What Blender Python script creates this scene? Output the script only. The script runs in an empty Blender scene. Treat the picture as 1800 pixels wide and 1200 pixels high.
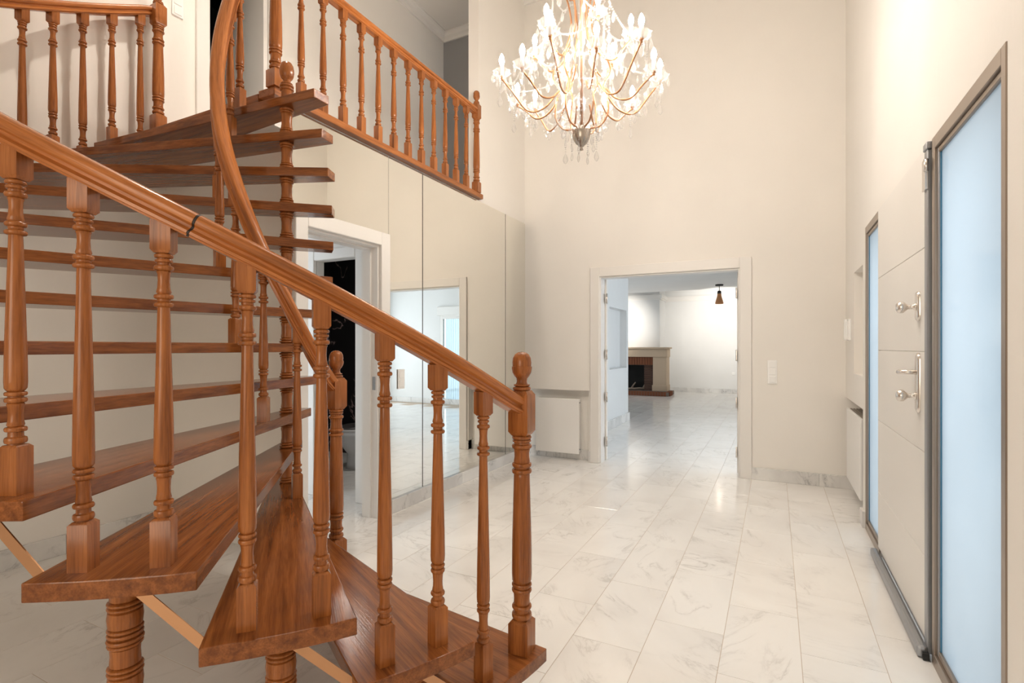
import bpy, bmesh, math, random
from mathutils import Vector, Matrix
random.seed(7)
PI = math.pi
S = bpy.context.scene
C = bpy.data.collections.new('hall'); S.collection.children.link(C)

# ------------------------------------------------------------------ camera, world, light, exposure
CAM_H = 1.28
FPX = 913.7
YAW = 26.857
cd = bpy.data.cameras.new('camera'); cam = bpy.data.objects.new('camera', cd); C.objects.link(cam)
cd.sensor_width = 36.0; cd.lens = FPX * 36 / 1800; cd.shift_y = 10.4 / 1800; cd.clip_start = 0.03
cam.location = (0, 0, CAM_H); cam.rotation_euler = (math.radians(90), 0, math.radians(YAW))
S.camera = cam

W = bpy.data.worlds.new('world'); S.world = W; W.use_nodes = True
bg = W.node_tree.nodes['Background']; bg.inputs[0].default_value = (0.80, 0.90, 1.0, 1); bg.inputs[1].default_value = 1.09

def area(name, loc, target, sx, sy, power, col):
    l = bpy.data.lights.new(name, 'AREA'); l.shape = 'RECTANGLE'; l.size = sx; l.size_y = sy; l.energy = power; l.color = col
    o = bpy.data.objects.new(name, l); C.objects.link(o); o.location = loc
    o.rotation_euler = (Vector(target) - Vector(loc)).to_track_quat('-Z', 'Y').to_euler()
    return o
# added fill light at an invented rear window; every other window lets the world's light in by itself
area('rear_fill', (-0.75, -2.5, 1.7), (-0.75, 2.5, 1.6), 1.8, 1.5, 10, (1.0, 0.91, 0.79))

S.view_settings.view_transform = 'Standard'; S.view_settings.look = 'None'
S.view_settings.exposure = 1.80; S.view_settings.gamma = 1.0; S.view_settings.use_curve_mapping = False
cy = S.cycles
cy.use_denoising = True
cy.use_adaptive_sampling = True; cy.adaptive_threshold = 0.025; cy.max_bounces = 7; cy.diffuse_bounces = 5; cy.glossy_bounces = 4; cy.transmission_bounces = 6; cy.transparent_max_bounces = 10
cy.sample_clamp_indirect = 4.0; cy.caustics_reflective = False; cy.caustics_refractive = False; cy.blur_glossy = 0.5

# ------------------------------------------------------------------ materials
def mat(name):
    m = bpy.data.materials.new(name); m.use_nodes = True
    nt = m.node_tree
    return m, nt, nt.nodes, nt.links, nt.nodes['Principled BSDF']
def simple(name, col, rough=0.5, metal=0.0, spec=0.5, bump=0.0, bscale=60):
    m, nt, N, L, B = mat(name)
    B.inputs['Base Color'].default_value = (*col, 1); B.inputs['Roughness'].default_value = rough
    B.inputs['Metallic'].default_value = metal; B.inputs['Specular IOR Level'].default_value = spec
    if bump:
        n = N.new('ShaderNodeTexNoise'); n.inputs['Scale'].default_value = bscale; n.inputs['Detail'].default_value = 4
        t = N.new('ShaderNodeTexCoord'); L.new(t.outputs['Object'], n.inputs['Vector'])
        b = N.new('ShaderNodeBump'); b.inputs['Strength'].default_value = bump; b.inputs['Distance'].default_value = 0.01
        L.new(n.outputs[0], b.inputs['Height']); L.new(b.outputs[0], B.inputs['Normal'])
    return m
def ramp(N, stops):
    r = N.new('ShaderNodeValToRGB'); e = r.color_ramp.elements
    while len(e) < len(stops): e.new(0.5)
    for k, (p, c) in enumerate(stops): e[k].position = p; e[k].color = (*c, 1)
    return r
def plaster(name, col):
    m, nt, N, L, B = mat(name)
    t = N.new('ShaderNodeTexCoord'); n = N.new('ShaderNodeTexNoise'); n.inputs['Scale'].default_value = 1.6; n.inputs['Detail'].default_value = 5
    L.new(t.outputs['Object'], n.inputs['Vector'])
    r = ramp(N, [(0.3, tuple(c * 0.97 for c in col)), (0.7, col)])
    L.new(n.outputs[0], r.inputs[0]); L.new(r.outputs[0], B.inputs['Base Color'])
    B.inputs['Roughness'].default_value = 0.75; B.inputs['Specular IOR Level'].default_value = 0.25
    n2 = N.new('ShaderNodeTexNoise'); n2.inputs['Scale'].default_value = 35; n2.inputs['Detail'].default_value = 5
    mp = N.new('ShaderNodeMapping'); mp.inputs['Scale'].default_value = (1, 1, 0.35)
    L.new(t.outputs['Object'], mp.inputs[0]); L.new(mp.outputs[0], n2.inputs['Vector'])
    b = N.new('ShaderNodeBump'); b.inputs['Strength'].default_value = 0.06; b.inputs['Distance'].default_value = 0.01
    L.new(n2.outputs[0], b.inputs['Height']); L.new(b.outputs[0], B.inputs['Normal'])
    return m
def wood(name, axis, dark=(0.14, 0.041, 0.011), mid=(0.32, 0.104, 0.026), light=(0.46, 0.165, 0.045), rough=0.25, uv=False, vary=True):
    m, nt, N, L, B = mat(name)
    t = N.new('ShaderNodeTexCoord'); mp = N.new('ShaderNodeMapping')
    sc = [38, 38, 38]; sc[axis] = 1.8
    mp.inputs['Scale'].default_value = sc
    L.new(t.outputs['UV' if uv else 'Object'], mp.inputs[0])
    oi = N.new('ShaderNodeObjectInfo'); mu = N.new('ShaderNodeMath'); mu.operation = 'MULTIPLY'; mu.inputs[1].default_value = 37.0
    L.new(oi.outputs['Random'], mu.inputs[0])
    if vary: L.new(mu.outputs[0], mp.inputs['Location'])
    n1 = N.new('ShaderNodeTexNoise'); n1.inputs['Scale'].default_value = 1.0; n1.inputs['Detail'].default_value = 6; n1.inputs['Roughness'].default_value = 0.62; n1.inputs['Distortion'].default_value = 0.25
    L.new(mp.outputs[0], n1.inputs['Vector'])
    r = ramp(N, [(0.22, dark), (0.45, mid), (0.75, light)])
    L.new(n1.outputs[0], r.inputs[0])
    n2 = N.new('ShaderNodeTexNoise'); n2.inputs['Scale'].default_value = 6.0; n2.inputs['Detail'].default_value = 3
    L.new(mp.outputs[0], n2.inputs['Vector'])
    r2 = ramp(N, [(0.36, (0.62, 0.58, 0.56)), (0.56, (1, 1, 1))])
    L.new(n2.outputs[0], r2.inputs[0])
    mx = N.new('ShaderNodeMix'); mx.data_type = 'RGBA'; mx.blend_type = 'MULTIPLY'; mx.inputs[0].default_value = 0.55
    L.new(r.outputs[0], mx.inputs[6]); L.new(r2.outputs[0], mx.inputs[7]); L.new(mx.outputs[2], B.inputs['Base Color'])
    B.inputs['Roughness'].default_value = rough; B.inputs['Specular IOR Level'].default_value = 0.32
    B.inputs['Coat Weight'].default_value = 0.12; B.inputs['Coat Roughness'].default_value = 0.18
    bp = N.new('ShaderNodeBump'); bp.inputs['Strength'].default_value = 0.08; bp.inputs['Distance'].default_value = 0.004
    L.new(n2.outputs[0], bp.inputs['Height']); L.new(bp.outputs[0], B.inputs['Normal'])
    return m
def marble(name, base, base2, vein, rough=0.1, veinamt=0.55, scale=1.0, rnd=True):
    m, nt, N, L, B = mat(name)
    t = N.new('ShaderNodeTexCoord'); mp = N.new('ShaderNodeMapping')
    L.new(t.outputs['Object'], mp.inputs[0])
    oi = N.new('ShaderNodeObjectInfo')
    if rnd:
        cb = N.new('ShaderNodeCombineXYZ')
        for k, f in enumerate((91.0, 57.0, 33.0)):
            mu = N.new('ShaderNodeMath'); mu.operation = 'MULTIPLY'; mu.inputs[1].default_value = f
            L.new(oi.outputs['Random'], mu.inputs[0]); L.new(mu.outputs[0], cb.inputs[k])
        L.new(cb.outputs[0], mp.inputs['Location'])
        mr = N.new('ShaderNodeMath'); mr.operation = 'MULTIPLY'; mr.inputs[1].default_value = 2.4
        L.new(oi.outputs['Random'], mr.inputs[0])
        c2 = N.new('ShaderNodeCombineXYZ'); L.new(mr.outputs[0], c2.inputs[2]); L.new(c2.outputs[0], mp.inputs['Rotation'])
    n0 = N.new('ShaderNodeTexNoise'); n0.inputs['Scale'].default_value = 1.9 * scale; n0.inputs['Detail'].default_value = 7; n0.inputs['Roughness'].default_value = 0.6; n0.inputs['Distortion'].default_value = 1.1
    mq = N.new('ShaderNodeMapping'); mq.inputs['Scale'].default_value = (1.0, 2.3, 1.0)
    L.new(mp.outputs[0], mq.inputs[0]); L.new(mq.outputs[0], n0.inputs['Vector'])
    # veins where the noise crosses one half
    ab = N.new('ShaderNodeMath'); ab.operation = 'SUBTRACT'; ab.inputs[1].default_value = 0.5; L.new(n0.outputs[0], ab.inputs[0])
    ab2 = N.new('ShaderNodeMath'); ab2.operation = 'ABSOLUTE'; L.new(ab.outputs[0], ab2.inputs[0])
    rv = ramp(N, [(0.0, (1, 1, 1)), (0.018, (0.25, 0.25, 0.25)), (0.06, (0, 0, 0))]); L.new(ab2.outputs[0], rv.inputs[0])
    n1 = N.new('ShaderNodeTexNoise'); n1.inputs['Scale'].default_value = 3.2 * scale; n1.inputs['Detail'].default_value = 4
    L.new(mp.outputs[0], n1.inputs['Vector'])
    rm = ramp(N, [(0.46, (0, 0, 0)), (0.66, (1, 1, 1))]); L.new(n1.outputs[0], rm.inputs[0])
    mm = N.new('ShaderNodeMath'); mm.operation = 'MULTIPLY'; L.new(rv.outputs[0], mm.inputs[0]); L.new(rm.outputs[0], mm.inputs[1])
    m3 = N.new('ShaderNodeMath'); m3.operation = 'MULTIPLY'; m3.inputs[1].default_value = veinamt; L.new(mm.outputs[0], m3.inputs[0])
    n4 = N.new('ShaderNodeTexNoise'); n4.inputs['Scale'].default_value = 1.3 * scale; n4.inputs['Detail'].default_value = 6; L.new(mq.outputs[0], n4.inputs['Vector'])
    rb = ramp(N, [(0.35, base2), (0.6, base)]); L.new(n4.outputs[0], rb.inputs[0])
    mx = N.new('ShaderNodeMix'); mx.data_type = 'RGBA'; L.new(m3.outputs[0], mx.inputs[0]); L.new(rb.outputs[0], mx.inputs[6]); mx.inputs[7].default_value = (*vein, 1)
    L.new(mx.outputs[2], B.inputs['Base Color']); B.inputs['Roughness'].default_value = rough; B.inputs['Specular IOR Level'].default_value = 0.5
    return m
def emit(name, col, s):
    m, nt, N, L, B = mat(name)
    B.inputs['Base Color'].default_value = (*col, 1); B.inputs['Emission Color'].default_value = (*col, 1); B.inputs['Emission Strength'].default_value = s
    return m

M = {}
M['wall'] = plaster('cream_plaster', (0.87, 0.84, 0.795))
M['living_wall'] = plaster('white_plaster', (0.80, 0.80, 0.79))
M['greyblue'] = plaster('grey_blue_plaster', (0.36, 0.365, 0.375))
M['ceiling'] = plaster('ceiling_paint', (0.80, 0.775, 0.74))
M['white'] = simple('white_lacquer', (0.82, 0.80, 0.77), 0.35)
M['door_white'] = simple('door_lacquer', (0.80, 0.775, 0.735), 0.42)
M['plastic'] = simple('white_plastic', (0.92, 0.92, 0.91), 0.25)
M['radiator'] = simple('radiator_enamel', (0.88, 0.87, 0.85), 0.3)
M['marble'] = marble('floor_marble', (0.85, 0.835, 0.81), (0.78, 0.76, 0.735), (0.40, 0.375, 0.35), 0.13, 0.5)
M['skirt'] = marble('skirting_marble', (0.78, 0.77, 0.75), (0.62, 0.61, 0.60), (0.25, 0.25, 0.26), 0.14, 0.75, 1.4)
M['grout'] = simple('grout', (0.52, 0.42, 0.33), 0.8)
M['wood_z'] = wood('varnished_wood_upright', 2)
M['wood_x'] = wood('varnished_wood_board', 0, (0.085, 0.025, 0.007), (0.22, 0.069, 0.018), (0.37, 0.13, 0.036), rough=0.17)
M['wood_y'] = wood('varnished_wood_rail', 1)
M['wood_uv'] = wood('varnished_wood_handrail', 0, (0.14, 0.043, 0.012), (0.42, 0.14, 0.036), (0.60, 0.22, 0.062), uv=True, vary=False)
M['joint'] = simple('dark_glue_joint', (0.02, 0.01, 0.006), 0.6)
M['brass'] = simple('brushed_copper_strip', (0.60, 0.33, 0.18), 0.34, 0.9)
M['frame'] = simple('bronze_aluminium', (0.36, 0.30, 0.25), 0.36, 0.75)
M['steel'] = simple('grey_steel', (0.36, 0.37, 0.39), 0.4, 0.75)
M['chrome'] = simple('satin_chrome', (0.74, 0.70, 0.66), 0.26, 1.0)
M['glass_edge'] = simple('blue_glass_edge', (0.05, 0.22, 0.38), 0.25)
M['black'] = simple('black_rubber', (0.012, 0.012, 0.012), 0.6)
M['mirror'] = simple('mirror_silver', (0.90, 0.885, 0.83), 0.0, 1.0)
M['seam'] = simple('mirror_seam', (0.05, 0.035, 0.025), 0.5)
M['dark'] = simple('dark_cupboard_and_room', (0.012, 0.014, 0.018), 0.5)
M['ceramic'] = simple('white_ceramic', (0.62, 0.63, 0.65), 0.12)
M['lid'] = simple('dark_seat_lid', (0.06, 0.055, 0.055), 0.3)
M['stone'] = simple('beige_limestone', (0.56, 0.44, 0.32), 0.7, 0, 0.3, 0.25, 30)
M['brick'] = simple('red_brick', (0.20, 0.075, 0.04), 0.85, 0, 0.2, 0.3, 50)
M['brick2'] = simple('sooty_brick', (0.11, 0.065, 0.05), 0.9, 0, 0.2, 0.3, 50)
M['mortar'] = simple('mortar', (0.16, 0.13, 0.11), 0.9)
M['soot'] = simple('soot', (0.012, 0.011, 0.010), 0.9)
M['ash'] = simple('pale_log', (0.35, 0.27, 0.21), 0.9)
M['copper'] = simple('copper_lamp', (0.55, 0.27, 0.13), 0.3, 0.9)
M['bronze'] = simple('chandelier_bronze', (0.45, 0.22, 0.11), 0.35, 0.7)
M['silver'] = simple('ribbed_silver_bowl', (0.42, 0.37, 0.32), 0.25, 0.9)
M['candle'] = simple('candle_sleeve', (0.82, 0.78, 0.72), 0.45)
M['orange'] = simple('orange_clay', (0.72, 0.28, 0.09), 0.6)
M['bulb'] = emit('lit_bulb', (1.0, 0.90, 0.79), 96.0)
M['spot'] = emit('lit_lamp_face', (1.0, 0.90, 0.78), 30.0)
M['grille'] = simple('radiator_grille', (0.42, 0.37, 0.32), 0.5, 0.3)

def crystal():
    m, nt, N, L, B = mat('cut_crystal'); N.remove(B)
    out = N['Material Output']
    tr = N.new('ShaderNodeBsdfTransparent'); tl = N.new('ShaderNodeBsdfTranslucent'); gl = N.new('ShaderNodeBsdfGlossy'); df = N.new('ShaderNodeBsdfDiffuse')
    tl.inputs[0].default_value = (0.52, 0.51, 0.50, 1); gl.inputs['Roughness'].default_value = 0.12; gl.inputs[0].default_value = (0.75, 0.75, 0.75, 1); df.inputs[0].default_value = (0.52, 0.51, 0.50, 1)
    a = N.new('ShaderNodeMixShader'); b = N.new('ShaderNodeMixShader'); c = N.new('ShaderNodeMixShader')
    a.inputs[0].default_value = 0.5; L.new(tl.outputs[0], a.inputs[1]); L.new(df.outputs[0], a.inputs[2])
    b.inputs[0].default_value = 0.35; L.new(a.outputs[0], b.inputs[1]); L.new(gl.outputs[0], b.inputs[2])
    lw = N.new('ShaderNodeLayerWeight'); lw.inputs[0].default_value = 0.35
    mr = N.new('ShaderNodeMapRange'); mr.inputs['To Min'].default_value = 0.12; mr.inputs['To Max'].default_value = 0.75; L.new(lw.outputs['Facing'], mr.inputs[0]); L.new(mr.outputs[0], c.inputs[0])
    L.new(tr.outputs[0], c.inputs[1]); L.new(b.outputs[0], c.inputs[2]); L.new(c.outputs[0], out.inputs[0])
    return m
M['crystal'] = crystal()
def frosted(name, col, gloss):
    m, nt, N, L, B = mat(name); N.remove(B)
    out = N['Material Output']
    tl = N.new('ShaderNodeBsdfTranslucent'); gl = N.new('ShaderNodeBsdfGlossy'); a = N.new('ShaderNodeMixShader')
    t = N.new('ShaderNodeTexCoord'); n = N.new('ShaderNodeTexNoise'); n.inputs['Scale'].default_value = 0.9; n.inputs['Detail'].default_value = 3
    L.new(t.outputs['Object'], n.inputs['Vector'])
    r = ramp(N, [(0.3, tuple(c * 0.9 for c in col)), (0.7, col)]); L.new(n.outputs[0], r.inputs[0]); L.new(r.outputs[0], tl.inputs[0])
    gl.inputs['Roughness'].default_value = 0.06; a.inputs[0].default_value = gloss
    L.new(tl.outputs[0], a.inputs[1]); L.new(gl.outputs[0], a.inputs[2]); L.new(a.outputs[0], out.inputs[0])
    return m
M['frost'] = frosted('frosted_blue_glass', (0.63, 0.67, 0.69), 0.14)
M['warm_fill'] = frosted('cream_fill_sheet', (0.72, 0.62, 0.48), 0.02)  # invented sheet, tints the rear fill light warm
M['blind'] = frosted('pale_curtain', (0.60, 0.74, 0.80), 0.02)
def clear_glass():
    m, nt, N, L, B = mat('clear_glass'); N.remove(B); out = N['Material Output']
    tr = N.new('ShaderNodeBsdfTransparent'); tr.inputs[0].default_value = (0.9, 0.95, 0.98, 1); gl = N.new('ShaderNodeBsdfGlossy'); gl.inputs['Roughness'].default_value = 0.02
    a = N.new('ShaderNodeMixShader'); a.inputs[0].default_value = 0.08; L.new(tr.outputs[0], a.inputs[1]); L.new(gl.outputs[0], a.inputs[2]); L.new(a.outputs[0], out.inputs[0])
    return m
M['glass'] = clear_glass()
def wallpaper():
    m, nt, N, L, B = mat('black_floral_wallpaper')
    t = N.new('ShaderNodeTexCoord'); n = N.new('ShaderNodeTexNoise'); n.inputs['Scale'].default_value = 2.6; n.inputs['Detail'].default_value = 5; n.inputs['Distortion'].default_value = 1.2
    L.new(t.outputs['Object'], n.inputs['Vector'])
    s = N.new('ShaderNodeMath'); s.operation = 'SUBTRACT'; s.inputs[1].default_value = 0.5; L.new(n.outputs[0], s.inputs[0])
    a = N.new('ShaderNodeMath'); a.operation = 'ABSOLUTE'; L.new(s.outputs[0], a.inputs[0])
    r = ramp(N, [(0.0, (1, 1, 1)), (0.016, (0, 0, 0))]); L.new(a.outputs[0], r.inputs[0])
    n2 = N.new('ShaderNodeTexNoise'); n2.inputs['Scale'].default_value = 4.5; L.new(t.outputs['Object'], n2.inputs['Vector'])
    r2 = ramp(N, [(0.5, (0, 0, 0)), (0.6, (1, 1, 1))]); L.new(n2.outputs[0], r2.inputs[0])
    mm = N.new('ShaderNodeMath'); mm.operation = 'MULTIPLY'; L.new(r.outputs[0], mm.inputs[0]); L.new(r2.outputs[0], mm.inputs[1])
    mx = N.new('ShaderNodeMix'); mx.data_type = 'RGBA'; L.new(mm.outputs[0], mx.inputs[0]); mx.inputs[6].default_value = (0.006, 0.005, 0.006, 1); mx.inputs[7].default_value = (0.42, 0.30, 0.29, 1)
    L.new(mx.outputs[2], B.inputs['Base Color']); B.inputs['Roughness'].default_value = 0.6
    return m
M['paper'] = wallpaper()

# ------------------------------------------------------------------ mesh helpers
def mesh_from(bm, name, smooth=False):
    me = bpy.data.meshes.new(name); bmesh.ops.recalc_face_normals(bm, faces=bm.faces); bm.to_mesh(me); bm.free()
    if smooth:
        for p in me.polygons: p.use_smooth = True
    return me
def link(name, me, m, parent=None, loc=None, rot=None):
    o = bpy.data.objects.new(name, me); C.objects.link(o)
    if m is not None and len(me.materials) == 0: me.materials.append(M[m] if isinstance(m, str) else m)
    if loc is not None: o.location = loc
    if rot is not None: o.rotation_euler = rot
    if parent is not None:
        o.parent = parent
        o.matrix_parent_inverse = Matrix.Translation(-world_loc(parent))
    return o
def world_loc(o):
    return Vector(o.get('_base', (0, 0, 0)))
def empty(name, loc=(0, 0, 0)):
    o = bpy.data.objects.new(name, None); C.objects.link(o); o.location = loc; o['_base'] = list(loc); o.empty_display_size = 0.1
    return o
def tag(o, label=None, cat=None, group=None, kind=None):
    if label: o['label'] = label
    if cat: o['category'] = cat
    if group: o['group'] = group
    if kind: o['kind'] = kind
    return o
def thing(name, label, cat, loc=(0, 0, 0), group=None, kind=None):
    return tag(empty(name, loc), label, cat, group, kind)
def bbox(bm, x0, x1, y0, y1, z0, z1):
    v = [bm.verts.new((x, y, z)) for x in (x0, x1) for y in (y0, y1) for z in (z0, z1)]
    for f in ((0, 1, 3, 2), (4, 6, 7, 5), (0, 4, 5, 1), (2, 3, 7, 6), (0, 2, 6, 4), (1, 5, 7, 3)):
        bm.faces.new([v[i] for i in f])
def boxes(*bs):
    bm = bmesh.new()
    for b in bs: bbox(bm, *b)
    return bm
def bevel(bm, w, seg=1, ang=40):
    es = [e for e in bm.edges if len(e.link_faces) == 2 and e.calc_face_angle(0) > math.radians(ang)]
    bmesh.ops.bevel(bm, geom=es, offset=w, segments=seg, affect='EDGES', profile=0.6)
    return bm
def box(name, m, b, parent=None, bev=0.0, seg=1):
    bm = boxes(b)
    bmesh.ops.recalc_face_normals(bm, faces=bm.faces)
    if bev: bevel(bm, bev, seg)
    return link(name, mesh_from(bm, name), m, parent)
def struct(name, m, bs, label, cat=None, bev=0):
    bm = boxes(*bs)
    bmesh.ops.recalc_face_normals(bm, faces=bm.faces)
    if bev: bevel(bm, bev)
    return tag(link(name, mesh_from(bm, name), m), label, cat or name.split('_')[0], kind='structure')
def lathe(bm, prof, seg=20, cx=0, cy=0, z0=0, cap=True):
    rings = []
    for r, z in prof:
        if r < 1e-5: rings.append([bm.verts.new((cx, cy, z0 + z))])
        else: rings.append([bm.verts.new((cx + r * math.cos(2 * PI * k / seg), cy + r * math.sin(2 * PI * k / seg), z0 + z)) for k in range(seg)])
    for a, b in zip(rings, rings[1:]):
        for k in range(seg):
            j = (k + 1) % seg
            if len(a) == 1 and len(b) == 1: continue
            if len(a) == 1: f = bm.faces.new((a[0], b[j], b[k]))
            elif len(b) == 1: f = bm.faces.new((a[k], a[j], b[0]))
            else: f = bm.faces.new((a[k], a[j], b[j], b[k]))
            f.smooth = True
    if cap:
        for rg, fl in ((rings[0], True), (rings[-1], False)):
            if len(rg) > 2: bm.faces.new(rg[::-1] if fl else rg)
def square(bm, h, z0, z1, ch=0.008, top=True, bot=True):
    """square block of half width h with the corners chamfered where it meets the turning"""
    lv = []
    def ring(hh, z): return [bm.verts.new((x * hh, y * hh, z)) for x, y in ((-1, -1), (1, -1), (1, 1), (-1, 1))]
    if bot: lv.append(ring(h * 0.72, z0)); lv.append(ring(h, z0 + ch))
    else: lv.append(ring(h, z0))
    if top: lv.append(ring(h, z1 - ch)); lv.append(ring(h * 0.72, z1))
    else: lv.append(ring(h, z1))
    for a, b in zip(lv, lv[1:]):
        for k in range(4): bm.faces.new((a[k], a[(k + 1) % 4], b[(k + 1) % 4], b[k]))
    bm.faces.new(lv[0][::-1]); bm.faces.new(lv[-1])
def tube(bm, pts, r, seg=8, cap=True):
    pts = [Vector(p) for p in pts]; rings = []
    rad = r if isinstance(r, (list, tuple)) else [r] * len(pts)
    up = Vector((0.12, 0.31, 0.94)).normalized()
    for i, p in enumerate(pts):
        t = (pts[min(i + 1, len(pts) - 1)] - pts[max(i - 1, 0)]).normalized()
        s = t.cross(up); s = s.normalized() if s.length > 1e-4 else Vector((1, 0, 0)); u = s.cross(t)
        rings.append([bm.verts.new(p + (s * math.cos(2 * PI * k / seg) + u * math.sin(2 * PI * k / seg)) * rad[i]) for k in range(seg)])
    for a, b in zip(rings, rings[1:]):
        for k in range(seg):
            f = bm.faces.new((a[k], a[(k + 1) % seg], b[(k + 1) % seg], b[k])); f.smooth = True
    if cap: bm.faces.new(rings[0][::-1]); bm.faces.new(rings[-1])
def sweep(name, pts, prof, m, parent, smooth_from=None):
    """sweep a closed profile (side, up) along points, side staying horizontal; UV u along the length"""
    pts = [Vector(p) for p in pts]; n = len(prof)
    bm = bmesh.new(); uvl = bm.loops.layers.uv.new('UVMap'); rings = []; acc = [0.0]
    for a, b in zip(pts, pts[1:]): acc.append(acc[-1] + (b - a).length)
    for i, p in enumerate(pts):
        t = (pts[min(i + 1, len(pts) - 1)] - pts[max(i - 1, 0)]).normalized()
        s = t.cross(Vector((0, 0, 1))).normalized(); u = s.cross(t)
        rings.append([bm.verts.new(p + s * x + u * y) for x, y in prof])
    per = [0.0]
    for k in range(n):
        a, b = prof[k], prof[(k + 1) % n]; per.append(per[-1] + math.hypot(b[0] - a[0], b[1] - a[1]))
    for i in range(len(pts) - 1):
        for k in range(n):
            j = (k + 1) % n
            f = bm.faces.new((rings[i][k], rings[i + 1][k], rings[i + 1][j], rings[i][j]))
            for lp, uv in zip(f.loops, ((acc[i], per[k]), (acc[i + 1], per[k]), (acc[i + 1], per[k + 1]), (acc[i], per[k + 1]))): lp[uvl].uv = uv
            f.smooth = True
    bm.faces.new(rings[0]); bm.faces.new(rings[-1][::-1])
    me = mesh_from(bm, name)
    me.set_sharp_from_angle(angle=math.radians(38))
    return link(name, me, m, parent)

# ------------------------------------------------------------------ the shell
XR, YB, XM, XL = 0.571, 5.575, -2.655, -3.945
ZC, ZF = 5.43, 2.789          # hall ceiling, upper floor
YR = -2.6                     # rear of the hall behind the camera
YS = 2.23                     # cloakroom front wall under the landing
T = 0.14
# floor slab, tiles follow below
floor = struct('floor', 'grout', [(-5.0, 3.6, YR - 0.2, 16.8, -0.12, -0.0015)], 'white veined marble tile floor of hall and living room', 'floor')

# right wall with the entrance opening, niche and radiator recess
E0, E1, EZ = 1.895, 4.404, 2.125
wr = [(XR, XR + 0.3, YR, E0, 0, ZC), (XR, XR + 0.3, E0, E1, EZ, ZC), (XR, XR + 0.3, E1, 4.54, 0, ZC),
      (XR, XR + 0.3, 4.54, 5.03, 1.885, ZC), (XR + 0.16, XR + 0.3, 4.54, 5.03, 0.83, 1.885), (XR, XR + 0.3, 4.54, 5.03, 0.83, 1.066),
      (XR, XR + 0.3, 5.03, YB, 0.83, ZC), (XR + 0.16, XR + 0.3, 4.54, YB, 0, 0.83)]
struct('wall_right', 'wall', wr, 'cream right wall with the entrance, a niche and a radiator recess', 'wall')
# back wall with doorway and radiator recess
D0, D1, DZ = -1.735, -0.31, 2.06
wb = [(D1, XR + 0.3, YB, YB + T, 0, ZC), (D0, D1, YB, YB + T, DZ, ZC), (-1.86, D0, YB, YB + T, 0, ZC),
      (XM - 0.1, -1.86, YB, YB + T, 0.795, ZC), (XM - 0.1, -1.86, YB + 0.09, YB + T, 0, 0.795)]
struct('wall_back', 'wall', wb, 'tall cream back wall with the wide doorway to the living room', 'wall')
# wall carrying the mirrors, with the cloakroom door opening
B0, B1, BZ = 2.345, 3.03, 2.045
wm = [(XM - T, XM, YS, B0, 0, 2.745), (XM - T, XM, B0, B1, BZ, 2.745), (XM - T, XM, B1, YB, 0, 2.745), (XM - 0.12, XM, 4.505, YB, 2.745, ZC)]
struct('wall_left', 'wall', wm, 'wall below the gallery faced with mirrors, pier above', 'wall')
struct('wall_cloakroom', 'wall', [(XL, XM - T, YS, YS + 0.12, 0, 2.60)], 'shaded plaster wall behind the open treads', 'wall')
# outer stair wall, upper door opening
U0, U1, UZ = 2.55, 3.115, 4.86
struct('wall_stair', 'wall', [(XL - T, XL, YR, YS + 0.12, 0, ZC), (XL - T, XL, YS + 0.12, U0, ZF, ZC), (XL - T, XL, U1, 5.9, ZF, ZC), (XL - T, XL, U0, U1, UZ, ZC)],
       'cream outer wall beside the spiral stair and the gallery', 'wall')
struct('wall_gallery', 'greyblue', [(XL - T, XM - 0.12, 5.77, 5.9, ZF, ZC)], 'grey-blue end wall of the upper gallery', 'wall')
# rear wall with an added window for fill light behind the camera
struct('wall_rear', 'wall', [(XL - T, -1.7, YR - 0.2, YR, 0, ZC), (0.2, XR + 0.3, YR - 0.2, YR, 0, ZC), (-1.7, 0.2, YR - 0.2, YR, 2.5, ZC), (-1.7, 0.2, YR - 0.2, YR, 0, 0.9)],
       'rear hall wall with an added fill window, behind the viewer', 'wall')
wn = tag(empty('fill_window', (-0.75, YR, 0.9)), 'added window with a cream sheet that warms fill light, behind the viewer', 'window', kind='structure')
box('curtain', 'warm_fill', (-1.7, 0.2, YR - 0.12, YR - 0.11, 0.9, 2.5), wn)  # added sheet over the unseen window, warms the light entering
struct('ceiling', 'ceiling', [(XL - T, XR + 0.3, YR - 0.2, 5.9, ZC, ZC + 0.12)], 'white ceiling above the double-height hall', 'ceiling')
# gallery slab
struct('floor_gallery', 'ceiling', [(XL, XM - 0.001, 2.12, 4.505, 2.60, 2.775), (XL, XM - 0.12, 4.505, 5.77, 2.60, 2.775)], 'upper gallery floor slab', 'floor')
# hall cornice and gallery cornice
def cornice(name, label, pts, inward):
    prof = [(0, 0), (0.0, 0.10), (0.09, 0.10), (0.09, 0.085), (0.07, 0.075), (0.055, 0.05), (0.03, 0.035), (0.022, 0.012), (0.022, 0.0)]
    bm = bmesh.new()
    (xa, ya), (xb, yb) = pts; ix, iy = inward
    r0 = [bm.verts.new((xa + ix * a, ya + iy * a, ZC - 0.10 + b)) for a, b in prof]
    r1 = [bm.verts.new((xb + ix * a, yb + iy * a, ZC - 0.10 + b)) for a, b in prof]
    for k in range(len(prof)):
        j = (k + 1) % len(prof); bm.faces.new((r0[k], r0[j], r1[j], r1[k]))
    bm.faces.new(r0); bm.faces.new(r1[::-1])
    tag(link(name, mesh_from(bm, name), 'white'), label, 'cornice', kind='structure')
cornice('trim_1', 'white moulded cornice along the gallery outer wall', ((XL, YR), (XL, 5.77)), (1, 0))
cornice('trim_2', 'white moulded cornice on the gallery end wall', ((XL, 5.77), (XM - 0.12, 5.77)), (0, -1))
cornice('trim_3', 'white moulded cornice above the back wall of the hall', ((XM, YB), (XR, YB)), (0, -1))
cornice('trim_4', 'white moulded cornice above the entrance wall', ((XR, YR), (XR, YB)), (-1, 0))

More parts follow.
